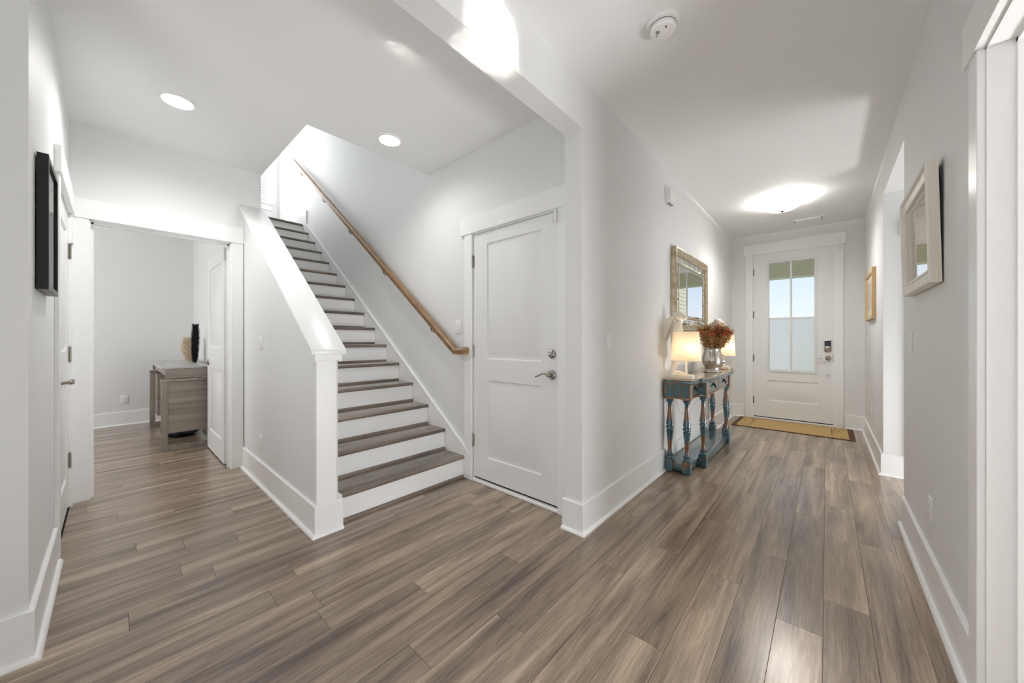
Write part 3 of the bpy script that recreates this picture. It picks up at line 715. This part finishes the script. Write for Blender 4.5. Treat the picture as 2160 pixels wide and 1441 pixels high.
# light wood frame further down the right wall
tan = M('tan_print', (196,180,152), .3)
tan.base(tan.mix(tan.ramp(tan.noise(tan.coord((1,10,2)), 3, 4), [(.35,(0,0,0)),(.7,(255,255,255))]), srgb(206,192,166), srgb(176,160,134)))
pf2 = empty('framed_picture', (xR, 5.41, 1.385), 0, 'light wood framed picture on the far right wall by the front door', 'picture')
q = new(); frame_ring(q, 'x', xR, -1, 5.02, 5.82, 1.385, 1.90, [(0,.002), (0,.030), (.006,.034), (.040,.030), (.046,.018)]); put('frame', q, NATW, pf2)
q = new(); vbox(q, xR-.006, xR-.016, 5.05, 5.79, 1.415, 1.87); put('mat_board', q, M('cream_mat', (226,218,200), .6).m, pf2, ang=0)
q = new(); vbox(q, xR-.0165, xR-.018, 5.16, 5.68, 1.50, 1.785); put('print', q, tan.m, pf2, ang=0)
# large bevelled mirror over the console table
gold = M('champagne_gilt', (168,146,112), .36, .85)
gold.base(gold.ramp(gold.noise(gold.coord((3,3,3)), 7, 5, .6), [(.3,(168,150,122)), (.5,(192,178,152)), (.72,(214,204,186))]))
SILV = gold.m
gm_ = empty('gilt_mirror', (xL, 4.09, 1.252), 0, 'large mirror in a champagne gilt frame with mirrored border above the console table', 'mirror')
ya, yb, za, zb = 3.505, 4.685, 1.252, 2.055
q = new(); frame_ring(q, 'x', xL, 1, ya, yb, za, zb, [(0,.002), (0,.046), (.004,.052), (.016,.054), (.030,.044), (.052,.036), (.058,.030)]); put('outer_frame', q, SILV, gm_)
q = new(); frame_ring(q, 'x', xL, 1, ya+.056, yb-.056, za+.056, zb-.056, [(0,.024), (0,.034), (.004,.037), (.009,.036), (.010,.022)]); put('bead_rim', q, SILV, gm_)
def strip(n, a0, a1, f):
    for k in range(n):
        q = new(); f(q, a0+(a1-a0)*k/n, a0+(a1-a0)*(k+1)/n); put('border_tile', q, MIRROR, gm_, ang=0)
bi = .066; bw = .072
def hstrip(zo, zi):
    def f(q, s0, s1):
        g = .0015; d0, d1, dm = .024, .024, .032
        pts = [(s0+g, zo), (s1-g, zo), (s1-g, zi), (s0+g, zi)]; mid = [(s0+.012, zo+(zi-zo)*.25), (s1-.012, zo+(zi-zo)*.25), (s1-.012, zi-(zi-zo)*.25), (s0+.012, zi-(zi-zo)*.25)]
        A = [q.verts.new((xL+d0, p[0], p[1])) for p in pts]; B = [q.verts.new((xL+dm, p[0], p[1])) for p in mid]
        for i in range(4): q.faces.new((A[i], A[(i+1)%4], B[(i+1)%4], B[i]))
        q.faces.new(B)
    return f
strip(6, ya+bi, yb-bi, hstrip(zb-bi, zb-bi-bw)); strip(6, ya+bi, yb-bi, hstrip(za+bi, za+bi+bw))
def vstrip(yo, yi):
    def f(q, s0, s1):
        g = .0015
        pts = [(yo, s0+g), (yi, s0+g), (yi, s1-g), (yo, s1-g)]; mid = [(yo+(yi-yo)*.25, s0+.012), (yi-(yi-yo)*.25, s0+.012), (yi-(yi-yo)*.25, s1-.012), (yo+(yi-yo)*.25, s1-.012)]
        A = [q.verts.new((xL+.024, p[0], p[1])) for p in pts]; B = [q.verts.new((xL+.032, p[0], p[1])) for p in mid]
        for i in range(4): q.faces.new((A[i], A[(i+1)%4], B[(i+1)%4], B[i]))
        q.faces.new(B)
    return f
strip(3, za+bi+bw, zb-bi-bw, vstrip(ya+bi, ya+bi+bw)); strip(3, za+bi+bw, zb-bi-bw, vstrip(yb-bi, yb-bi-bw))
ii = bi+bw
q = new(); frame_ring(q, 'x', xL, 1, ya+ii, yb-ii, za+ii, zb-ii, [(0,.022), (.002,.031), (.007,.031), (.009,.024)]); put('inner_rim', q, SILV, gm_)
q = new(); frame_ring(q, 'x', xL, 1, ya+ii+.008, yb-ii-.008, za+ii+.008, zb-ii-.008, [(0,.024), (.022,.029)]); put('bevel_edge', q, MIRROR, gm_, ang=0)
q = new(); vbox(q, xL+.02, xL+.029, ya+ii+.030, yb-ii-.030, za+ii+.030, zb-ii-.030); put('mirror_glass', q, MIRROR, gm_, ang=0)
q = new(); vbox(q, xL+.001, xL+.022, ya+.01, yb-.01, za+.01, zb-.01); put('backing', q, DARK, gm_)

# ------------------------------------------------------------------ console table
TY = 4.118
ct = empty('console_table', (-.95, TY, 0), 0, 'distressed teal breakfront console table with turned legs against the hall wall', 'console table')
def my(y): return 2*TY-y
top = [(-1.088,3.247), (-.845,3.247), (-.845,3.545), (-.785,3.545), (-.785,my(3.545)), (-.845,my(3.545)), (-.845,my(3.247)), (-1.088,my(3.247))]
q = new(); prism(q, top, 'z', .818, .826, .003); put('table_top', q, TOPW, ct)
q = new(); prism(q, top, 'z', .792, .8178, .002); put('top_edge', q, TEAL, ct)
q = new(); prism(q, [(-1.085,3.258), (-.856,3.258), (-.856,3.556), (-.796,3.556), (-.796,my(3.556)), (-.856,my(3.556)), (-.856,my(3.258)), (-1.085,my(3.258))], 'z', .784, .7918, .002); put('top_moulding', q, WORNB, ct)
q = new(); prism(q, [(-1.075,3.288), (-.886,3.288), (-.886,3.582), (-.830,3.582), (-.830,my(3.582)), (-.886,my(3.582)), (-.886,my(3.288)), (-1.075,my(3.288))], 'z', .664, .786); put('apron', q, TEAL, ct)
q = new(); prism(q, [(-1.078,3.282), (-.879,3.282), (-.879,3.576), (-.823,3.576), (-.823,my(3.576)), (-.879,my(3.576)), (-.879,my(3.282)), (-1.078,my(3.282))], 'z', .652, .666, .003); put('lower_moulding', q, WORNB, ct)
for y in (3.288, my(3.288)):
    s_ = -1 if y < TY else 1
    q = new(); frame_ring(q, 'y', y, s_, -1.012, -.950, .672, .784, [(0,0), (0,.004), (.004,.004), (.006,-.002), (.02,-.002)]); put('side_panel', q, TEAL, ct)
IRON = M('black_iron_pull', (30,28,27), .45, .7).m
def drawer(x, y0, y1):
    q = new(); vbox(q, x-.01, x+.006, y0, y1, .678, .774, .003); d = put('drawer', q, TEAL, ct)
    q = new(); frame_ring(q, 'x', x+.006, 1, y0+.006, y1-.006, .684, .768, [(0,0), (.002,.003), (.008,.003), (.010,0)]); put('drawer_bead', q, WORNB, d)
    ym = (y0+y1)/2
    q = new(); lathe(q, [(.001,.010), (.010,.009), (.016,.004), (.017,0)], (x+.006, ym, .742), 14, 'x'); tube(q, [(x+.014,ym-.016,.742), (x+.020,ym-.020,.728), (x+.024,ym-.013,.712), (x+.025,ym,.706), (x+.024,ym+.013,.712), (x+.020,ym+.020,.728), (x+.014,ym+.016,.742)], .0042, 8)
    put('drawer_pull', q, IRON, d)
drawer(-.886, 3.372, 3.560); drawer(-.886, my(3.560), my(3.372))
drawer(-.830, 3.665, TY-.012); drawer(-.830, TY+.012, my(3.665))
legs = [(-1.052,3.320), (-.910,3.320), (-.850,3.612), (-.850,my(3.612)), (-.910,my(3.320)), (-1.052,my(3.320))]
prof = [(.030,.112), (.034,.120), (.030,.130), (.024,.138), (.030,.146), (.031,.152), (.021,.162), (.0175,.18), (.017,.22), (.021,.28), (.028,.34), (.0305,.362), (.0225,.366), (.0225,.372), (.031,.376), (.033,.388), (.031,.400), (.0225,.404), (.0225,.410), (.0305,.414), (.029,.44), (.021,.50), (.0165,.56), (.017,.60), (.021,.615), (.030,.622), (.031,.630), (.026,.636), (.031,.640), (.034,.644)]
for (x, y) in legs:
    q = new(); lathe(q, prof, (x, y, 0), 18); lg = put('turned_leg', q, TEALLEG, ct)
    q = new(); vbox(q, x-.034, x+.034, y-.034, y+.034, .004, .113, .004); put('block_foot', q, TEAL, lg)
    q = new(); vbox(q, x-.036, x+.036, y-.036, y+.036, .660, .784, .004); put('leg_block', q, TEAL, lg)
    q = new(); vbox(q, x-.037, x+.037, y-.037, y+.037, .644, .661, .003); put('block_band', q, WORNB, lg)
    q = new()
    for sx_ in (-1, 1): vbox(q, x+sx_*.0345-.003, x+sx_*.0345+.003, y-.0372, y+.0372, .661, .784, .001)
    put('worn_corner', q, WORNB, lg)
shelf = [(-1.070,3.305), (-.895,3.305), (-.895,3.597), (-.835,3.597), (-.835,my(3.597)), (-.895,my(3.597)), (-.895,my(3.305)), (-1.070,my(3.305))]
q = new(); prism(q, shelf, 'z', .020, .072, .003); put('lower_shelf', q, TEAL, ct)
q = new(); prism(q, [(p[0]+(.006 if p[0] > -1 else 0), p[1]) for p in shelf], 'z', .066, .080, .003); put('shelf_lip', q, distressed('shelf_teal', (58,92,108), (86,116,126), (112,82,60), .55), ct)

# ------------------------------------------------------------------ lamps on the console
CER = M('white_ceramic', (238,230,216), .32); CER.p.inputs['Subsurface Weight'].default_value = 0; CER = CER.m
shd = M('linen_shade', (246,238,224), .8); shd.n.remove(shd.p); _o = [x for x in shd.n if x.type == 'OUTPUT_MATERIAL'][0]
_d = shd.node('ShaderNodeBsdfDiffuse'); _d.inputs[0].default_value = srgb(244,236,222); _t = shd.node('ShaderNodeBsdfTranslucent'); _t.inputs[0].default_value = srgb(250,236,212)
_x = shd.node('ShaderNodeMixShader'); _x.inputs[0].default_value = .5; shd.l.new(_d.outputs[0], _x.inputs[1]); shd.l.new(_t.outputs[0], _x.inputs[2]); shd.l.new(_x.outputs[0], _o.inputs[0])
def make_lamp(loc, label):
    t = empty('table_lamp', loc, -PI/2, label, 'table lamp', 'rabbit table lamps on the console')
    q = new(); vbox(q, -.043, .043, -.112, .066, 0, .040, .007, 2); put('base_block', q, CER, t, True)
    # rabbit: haunch, belly, front leg, body, neck
    q = new()
    tube(q, [(0,-.100,.034), (0,-.106,.075), (0,-.098,.12), (0,-.080,.175), (0,-.062,.25), (0,-.064,.33), (0,-.068,.40), (0,-.066,.455), (0,-.060,.505)], [.030,.022,.022,.032,.050,.058,.054,.042,.033], 16)
    tube(q, [(0,.004,.036), (0,.004,.10), (0,.000,.18), (0,-.03,.27)], [.013,.011,.012,.03], 12)
    tube(q, [(0,-.098,.042), (0,-.05,.054), (0,-.005,.046)], [.022,.020,.010], 12)
    put('rabbit_body', q, CER, t, True, ang=70)
    q = new(); ball(q, (0,-.052,.555), .038, .050, .042, 18, 12, Euler((math.radians(-28),0,0))); ball(q, (0,-.012,.540), .024, .030, .024, 14, 10, Euler((math.radians(-15),0,0))); hd = put('rabbit_head', q, CER, t, True, ang=70)
    for sx_ in (-1, 1):
        q = new(); q2 = new(); n = 12; R0 = []; R1 = []
        for i in range(n+1):
            u = i/n; wd = .030*math.sin(PI*min(1, u*.93+.05))**.75+.002
            c = Vector((sx_*(.026+.010*math.sin(PI*u)), -.086-.082*u**.8-.016*math.sin(PI*u), .552-.075*u-.135*u**1.5))
            tdir = Vector((0, -.085-.05*math.cos(PI*u), -.075-.20*u**.5)).normalized(); nd = Vector((0, -tdir.z, tdir.y))
            L_ = []
            for k in range(5):
                a = (k/4-.5)*2; L_.append(c+nd*wd*a+Vector((sx_*(.010*a*a), 0, 0)))
            R0.append([q.verts.new(p) for p in L_]); R1.append([q.verts.new(p+Vector((sx_*-.006,0,0))) for p in L_])
            if 0 < i < n:
                pass
        for A, B, C_, D_ in zip(R0, R0[1:], R1, R1[1:]):
            for k in range(4): q.faces.new((A[k], A[k+1], B[k+1], B[k])); q.faces.new((C_[k], D_[k], D_[k+1], C_[k+1]))
            q.faces.new((A[0], B[0], D_[0], C_[0])); q.faces.new((A[4], C_[4], D_[4], B[4]))
        put('ear', q, CER, hd, True, ang=60); q2.free()
    q = new(); R_ = []
    for (rx, ry, z) in ((.121,.123,.163), (.104,.106,.415)):
        R_.append([q.verts.new((rx*math.copysign(abs(math.cos(a)), math.cos(a)), ry*math.copysign(abs(math.sin(a)), math.sin(a)), z)) for a in [2*PI*i/48 for i in range(48)]])
    for i in range(48): q.faces.new((R_[0][i], R_[0][(i+1)%48], R_[1][(i+1)%48], R_[1][i]))
    sh = put('lamp_shade', q, shd.m, t, True, ang=60)
    for (rx, ry, z) in ((.121,.123,.163), (.104,.106,.415)):
        q = new(); pts = [(rx*math.copysign(abs(math.cos(a)), math.cos(a)), ry*math.copysign(abs(math.sin(a)), math.sin(a)), z) for a in [2*PI*i/48 for i in range(49)]]
        tube(q, pts, .0022, 6); put('shade_rim', q, CER, sh, True)
    q = new(); ball(q, (.045, .045, .27), .026, .026, .034, 12, 8); put('bulb', q, M('lit_bulb', (255,244,225), .4).emit((255,226,180), 8).m, t, True)
    point('lamp_bulb_light', (loc[0]+.045, loc[1]-.045, loc[2]+.27), .75, .05, (1, .84, .62))
    return t
l1 = make_lamp((-.925, 3.335, .826), 'lit white rabbit table lamp with linen shade, nearer the camera, left of the vase')
l2 = make_lamp((-.902, 4.735, .826), 'lit white rabbit table lamp with linen shade, partly behind the flowers')

# ------------------------------------------------------------------ vase and flowers
sil = M('silvered_ceramic', (205,200,192), .14, .9); sil = sil.m
vloc = (-.912, 4.255, .826)
vz = empty('face_vase', vloc, 0, 'silver face shaped vase standing between the two lamps', 'vase')
vp = [(.086,0), (.088,.006), (.082,.014), (.072,.030), (.076,.055), (.090,.085), (.100,.125), (.098,.160), (.086,.200), (.078,.225), (.080,.245), (.087,.262)]
f0 = math.radians(4)
def g(x, s): return math.exp(-(x/s)**2)
def vf(r, h, a):
    d = (a-f0+PI) % (2*PI)-PI
    x = d*.095
    k = .026*g(x,.014)*g(h-.118,.020)+.014*g(x,.010)*g(h-.150,.025)          # nose
    k += .010*g(x,.034)*g(h-.178,.012)                                        # brow
    k -= .009*(g(x-.030,.015)+g(x+.030,.015))*g(h-.158,.012)                  # eye sockets
    k += .011*g(x,.020)*(g(h-.086,.006)+g(h-.072,.006))                       # lips
    k += .010*g(x,.026)*g(h-.045,.012)                                        # chin
    return r+k
hs = [.262*i/44 for i in range(45)]
def ri(h):
    for (r0, h0), (r1, h1) in zip(vp, vp[1:]):
        if h <= h1: return r0+(r1-r0)*(h-h0)/(h1-h0)
    return vp[-1][0]
q = new(); lathe(q, [(.001,0.0)]+[(ri(h), h) for h in hs]+[(.078,.262), (.070,.22), (.001,.20)], seg=72, fn=lambda r, h, a: vf(r, h, a) if r > .071 else r, caps=False); put('vase_body', q, sil, vz, True, ang=80)
for s_ in (-1, 1):
    q = new(); a = s_*PI/2+f0
    tube(q, [(.085*math.cos(a), .085*math.sin(a), .165), (.108*math.cos(a), .108*math.sin(a), .170), (.116*math.cos(a), .116*math.sin(a), .145), (.110*math.cos(a), .110*math.sin(a), .112), (.092*math.cos(a), .092*math.sin(a), .098)], [.006,.010,.010,.008,.006], 10); put('ear', q, sil, vz, True)
fl_ = empty('dried_flowers', (vloc[0], vloc[1], vloc[2]+.205), 0, 'bushy dried rust and olive flower bouquet in the silver vase', 'flowers')
lf = M('dried_leaf', (120,96,60), .8); oi = lf.node('ShaderNodeNewGeometry')
lf.base(lf.ramp(oi.outputs['Random Per Island'], [(.0,(128,98,60)), (1.0,(204,124,72)), (.3,(188,134,80)), (.55,(160,138,88)), (.8,(212,176,124))]))
r = random.Random(5)
def leaf(q, p, d, ln, wd):
    d = d.normalized(); s_ = d.cross(Vector((r.uniform(-1,1), r.uniform(-1,1), r.uniform(-1,1)))).normalized(); n_ = d.cross(s_)
    v = [q.verts.new(x) for x in (p, p+d*ln*.5+s_*wd+n_*wd*.4, p+d*ln, p+d*ln*.5-s_*wd+n_*wd*.4)]; q.faces.new(v)
tips = []
for j in range(34):
    a = r.uniform(0, 2*PI); sp_ = r.uniform(.15, 1)**.7
    tip = Vector((math.cos(a)*.172*sp_+.002, math.sin(a)*.14*sp_, .155+.15*(1-sp_*sp_*.5)*r.uniform(.75, 1.05)))
    base = Vector((math.cos(a)*.035, math.sin(a)*.035, .0)); mid = Vector((math.cos(a)*.080*sp_, math.sin(a)*.085*sp_, .062))
    q = new(); tube(q, [base, mid, tip], [.0022,.0018,.0012], 5); put('stem', q, M('dry_stem', (96,78,48), .8).m if j == 0 else bpy.data.materials['dry_stem'], fl_, True); tips.append((mid, tip))
q = new()
for (mid, tip) in tips:
    for i in range(210):
        u = r.uniform(.0, 1.05); p = mid.lerp(tip, u)+Vector((r.gauss(0,.016), r.gauss(0,.020), r.gauss(0,.016)))
        if p.x < -.165 or p.z < .052: continue
        leaf(q, p, Vector((r.gauss(0,1), r.gauss(0,1), r.gauss(.4,1))), r.uniform(.010,.026), r.uniform(.003,.006))
put('foliage', q, lf.m, fl_, True, ang=0, kind='stuff')
fcols = [M('rust_petal', (204,92,52), .75).m, M('deep_red_petal', (178,66,42), .75).m, M('amber_petal', (222,144,64), .75).m, M('orange_petal', (214,112,70), .75).m]
for j in range(26):
    mid, tip = tips[j]; q = new(); c = tip*r.uniform(.82,1.0)+Vector((r.uniform(-.01,.02), -r.uniform(0.01,.03), 0))
    for i in range(34):
        d = Vector((r.gauss(0,1), r.gauss(0,1), r.gauss(0,1))).normalized(); leaf(q, c+d*.003, d, r.uniform(.014,.026), .007)
    put('flower_head', q, fcols[j % 4], fl_, True, ang=0)

# lamp cord hanging behind the table
cd = empty('lamp_cord', (-1.08, 3.9, .1), 0, 'thin white lamp cord hanging behind the console table to the outlet', 'cord')
q = new(); tube(q, [(-1.097,3.60,.80), (-1.097,3.66,.62), (-1.097,3.74,.47), (-1.097,3.85,.415), (-1.097,3.94,.43), (-1.097,3.975,.442)], .003, 6); put('wire', q, PLASTIC, cd)
q = new(); tube(q, [(-1.097,4.70,.78), (-1.097,4.55,.60), (-1.097,4.30,.45), (-1.097,4.10,.40), (-1.097,4.0,.405)], .003, 6); put('wire', q, PLASTIC, cd)
q = new(); vbox(q, xL+.008, xL+.035, 3.962, 3.998, .425, .462, .004); put('plug', q, PLASTIC, cd)

# ------------------------------------------------------------------ door mat
rg = M('woven_mat', (190,160,106), .9)
t_ = rg.node('ShaderNodeTexCoord'); s_ = rg.node('ShaderNodeSeparateXYZ'); rg.l.new(t_.outputs['Object'], s_.inputs[0])
ax = rg.math('ABSOLUTE', s_.outputs['X']); ay = rg.math('ABSOLUTE', s_.outputs['Y'])
wv = rg.noise(rg.coord((60,240,1)), 4, 2); field = rg.mix(rg.ramp(wv, [(.3,(0,0,0)),(.7,(255,255,255))]), srgb(206,176,120), srgb(176,146,94))
def band(v, c, w_): return rg.math('LESS_THAN', rg.math('ABSOLUTE', rg.math('SUBTRACT', v, c)), w_)
dash = rg.math('GREATER_THAN', rg.noise(rg.coord((46,46,1)), 1.0, 1), .54)
lines = rg.math('MAXIMUM', rg.math('MULTIPLY', band(ay, .205, .010), dash), rg.math('MULTIPLY', band(ay, .295, .012), dash))
lines = rg.math('MAXIMUM', lines, rg.math('MULTIPLY', band(ax, .415, .006), rg.math('LESS_THAN', ay, .21)))
mot = rg.math('MULTIPLY', rg.math('MULTIPLY', rg.math('GREATER_THAN', ax, .43), rg.math('LESS_THAN', ax, .54)), rg.math('GREATER_THAN', rg.noise(rg.coord((26,18,1), loc=(3,2,0)), 1.0, 2), .60))
lines = rg.math('MAXIMUM', lines, mot)
c = rg.mix(rg.math('MULTIPLY', lines, .75), field, srgb(96,66,36))
edge = rg.math('MAXIMUM', rg.math('GREATER_THAN', ax, .565), rg.math('GREATER_THAN', ay, .338))
rg.base(rg.mix(edge, c, srgb(92,62,36))); rg.bump(wv, .5, .002)
q = new(); vbox(q, -.62, .62, -.345, .345, 0, .009, .003); q.transform(Matrix.Translation((-.365, 6.022, .0)))
put('door_mat', q, rg.m, label='tan woven mat with dark brown border before the front door', cat='mat')

# ------------------------------------------------------------------ office: desk, plumes, bag
dk = empty('writing_desk', (-6.02, .55, 0), 0, 'washed grey-brown wooden desk with panelled ends in the office', 'desk')
X0, X1, Y0, Y1, H = -6.885, -5.163, .333, .775, .885
q = new(); vbox(q, X0, X1, Y0, Y1, H-.022, H, .003); put('desk_top', q, GREYTOP, dk)
q = new(); vbox(q, X0+.004, X1-.004, Y0+.05, Y1-.004, H-.11, H-.0225, .002); 
put('drawer_box', q, GREIGE, dk)
for nm, xx in (('end_panel', X1), ('end_panel', X0)):
    s_ = -1 if xx == X1 else 1
    q = new(); vbox(q, xx+s_*.002, xx+s_*.008, Y0+.03, Y1-.008, H-.120, H-.030, .002); put('drawer_end', q, GREIGE if False else wood('greige_grain_across_%d' % (1 if s_ < 0 else 2), 'y', [(112,102,94), (136,126,117), (150,141,132), (166,158,149), (96,86,78)], .5, rnd=False, knots=False), dk)
    q = new(); vbox(q, xx, xx+s_*.05, Y0-.003, Y1, H-.155, H-.128, .002); put('side_rail', q, GREIGE, dk)
    for (a, b_) in ((Y0, Y0+.052), (Y1-.052, Y1)):
        q = new(); vbox(q, xx, xx+s_*.045, a, b_, 0, H-.155, .002); put('leg', q, GREIGEZ, dk)
    q = new(); vbox(q, xx, xx+s_*.045, Y0+.052, Y1-.052, .0, .052, .002); put('bottom_rail', q, GREIGE, dk)
    q = new(); vbox(q, xx+s_*.012, xx+s_*.38, Y0+.052, Y1-.052, .185, H-.156); put('cabinet_side', q, bpy.data.materials['greige_grain_across_%d' % (1 if s_ < 0 else 2)], dk)
def plume(loc, label, col1, col2, h, wd, n, seed, lean):
    rr = random.Random(seed)
    t = empty('pampas_bunch', loc, 0, label, 'dried grass', None)
    m = M('plume_%d' % seed, col1, .9); gm2 = m.node('ShaderNodeNewGeometry'); m.base(m.ramp(gm2.outputs['Random Per Island'], [(0, col1), (1, col2)]))
    q = new(); lathe(q, [(.001,0), (.016,0), (.018,.006), (.016,.014), (.001,.014)], seg=14); put('tied_base', q, m.m, t, True)
    q = new()
    for i in range(n):
        u = rr.uniform(.0, 1); ang = rr.uniform(0, 2*PI); spread = wd*(.62+.5*math.sin(PI*min(1,u*.95)))*rr.uniform(.2,1)
        p = Vector((math.cos(ang)*spread*.45+lean[0]*u, math.sin(ang)*spread*.45+lean[1]*u, .004+(h-.05)*u*.95))
        d = Vector((math.cos(ang)*.55, math.sin(ang)*.55, 1)).normalized(); ln = rr.uniform(.03,.06)
        sd = d.cross(Vector((rr.uniform(-1,1), rr.uniform(-1,1), .2))).normalized()*.0016
        q.faces.new([q.verts.new(x) for x in (p-sd, p+sd, p+d*ln)])
    put('plume', q, m.m, t, True, ang=0, kind='stuff')
    for i in range(5):
        q = new(); a = 2*PI*i/5; tube(q, [(.008*math.cos(a), .008*math.sin(a), .03), (.015*math.cos(a)+lean[0]*.5, .015*math.sin(a)+lean[1]*.5, h*.5), (.03*math.cos(a)+lean[0], .03*math.sin(a)+lean[1], h*.92)], .0025, 5); put('stem', q, m.m, t, True)
plume((-5.97, .69, .885), 'black dried pampas bunch standing on the office desk', (16,18,26), (40,42,52), .53, .060, 3200, 3, (.0, .006))
plume((-6.21, .675, .885), 'cream dried pampas bunch standing on the office desk', (214,200,174), (238,226,204), .36, .15, 3600, 4, (-.02, -.015))
bgm = M('dark_bag_fabric', (24,28,36), .7)
bgm.base(bgm.mix(bgm.noise(bgm.coord((1,1,1)), 9, 3), srgb(14,16,22), srgb(48,58,72)))
bg = empty('fabric_bag', (-6.0, .56, 0), 0, 'dark navy fabric bag lying on the floor under the desk', 'bag')
q = new(); bmesh.ops.create_icosphere(q, subdivisions=4, radius=1)
for v in q.verts:
    n = v.co.copy(); k = 1+.07*math.sin(n.x*9+n.z*4)+.05*math.sin(n.y*13+n.x*5)
    v.co = Vector((math.copysign(abs(n.x)**.7, n.x)*.30*k, math.copysign(abs(n.y)**.7, n.y)*.17*k, max(-1, math.copysign(abs(n.z)**.8, n.z))*.075*k+.078))
    v.co.z = max(v.co.z, .001)
q.transform(Matrix.Translation((-6.05, .56, 0))); put('bag_body', q, bgm.m, bg, ang=60)
q = new(); tube(q, [(-6.2,.50,.14), (-6.15,.48,.19), (-6.0,.47,.20), (-5.9,.48,.18), (-5.88,.50,.13)], .010, 8); put('strap', q, bgm.m, bg)

# ------------------------------------------------------------------ outside the front door
gr = M('lawn', (120,140,84), .9); gr.base(gr.mix(gr.noise(gr.coord((1,1,1)), 3, 6, .7), srgb(170,180,146), srgb(214,214,196)))
b = new(); vbox(b, -40, 40, 8.6, 80, -.62, -.45); struct('ground_lawn', b, gr.m)
BEIGE = M('beige_siding', (196,190,168), .7).m
OLIVE = M('beige_porch_paint', (238,230,198), .7).m
b = new(); vbox(b, -14, 3.0, 17, 70, -.46, -.44); struct('floor_driveway_reflector', b, M('pale_concrete', (226,222,214), .8).m)  # pale driveway added beyond the lawn to brighten the frosted panes
b = new(); vbox(b, -3.2, 1.2, yF+.16, 8.6, -.2, -.03); struct('floor_porch', b, M('porch_concrete', (228,224,216), .8).m)
b = new(); vbox(b, -3.2, 1.2, yF+.17, 8.5, 2.78, 2.92); struct('ceiling_porch', b, M('porch_ceiling_white', (244,242,234), .7).m)
b = new(); vbox(b, -3.2, 1.13, 8.02, 8.30, 2.30, 2.78); struct('trim_porch_beam', b, OLIVE)
b = new(); vbox(b, 1.14, 1.30, yF+.17, 12.0, -.45, 5.0); sw_ = struct('wall_porch_side', b, BEIGE)
for k in range(28):
    z = -.40+k*.115; q = new(); prism(q, [(1.139, z), (1.122, z), (1.132, z+.118), (1.139, z+.118)], 'y', yF+.18, 11.9); put('siding_board', q, BEIGE, sw_)
q = new(); vbox(q, 1.105, 1.31, 11.90, 12.02, -.45, 5.0, .004); put('corner_board', q, TRIM, sw_)
for x in (-2.9,):
    pp = empty('porch_post', (x, 8.16, -.03), 0, 'white square porch post outside the front door', 'post')
    q = new(); vbox(q, x-.08, x+.08, 8.08, 8.24, .20, 2.15, .004); put('shaft', q, TRIM, pp)
    q = new(); vbox(q, x-.11, x+.11, 8.05, 8.27, -.03, .20, .006); put('base', q, TRIM, pp)
    q = new(); vbox(q, x-.11, x+.11, 8.05, 8.27, 2.15, 2.30, .006); put('capital', q, TRIM, pp)
lm = M('shrub_leaf', (110,140,70), .7); g3 = lm.node('ShaderNodeNewGeometry')
lm.base(lm.ramp(g3.outputs['Random Per Island'], [(0,(70,98,44)), (1,(236,238,224)), (.35,(122,146,72)), (.6,(168,182,112)), (.78,(196,204,150))]))
def shrub(x, y, rx, ry, h, n, label, seed):
    rr = random.Random(seed); t = empty('garden_shrub', (x, y, -.45), 0, label, 'shrub', None)
    q = new()
    for i in range(n):
        d = Vector((rr.gauss(0,1), rr.gauss(0,1), rr.gauss(0,1))).normalized(); k = rr.uniform(.72, 1.04)
        p = Vector((d.x*rx*k, d.y*ry*k, h*.56+d.z*h*.44*k)); s1 = Vector((rr.gauss(0,1), rr.gauss(0,1), rr.gauss(0,1))).normalized(); s2 = s1.cross(d).normalized(); s_ = rr.uniform(.04,.075)
        q.faces.new([q.verts.new(v) for v in (p, p+(s1+s2*.5)*s_, p+s1*s_*1.9, p+(s1-s2*.5)*s_)])
    put('foliage', q, lm.m, t, True, ang=0, kind='stuff')
    for j in range(6):
        a = 2*PI*j/6; q = new(); tube(q, [(.05*math.cos(a), .05*math.sin(a), 0), (rx*.35*math.cos(a), ry*.35*math.sin(a), h*.45), (rx*.6*math.cos(a), ry*.6*math.sin(a), h*.8)], [.03,.02,.008], 6); put('branch', q, M('shrub_bark', (92,74,58), .9).m if 'shrub_bark' not in bpy.data.materials else bpy.data.materials['shrub_bark'], t, True)
shrub(2.4, 14.2, 1.1, 1.0, 2.75, 5000, 'pale flowering shrub seen in the hall mirror beyond the porch corner', 21)
shrub(.75, 17.5, .8, .9, 2.4, 4000, 'pale leafy shrub behind the porch corner board', 22)
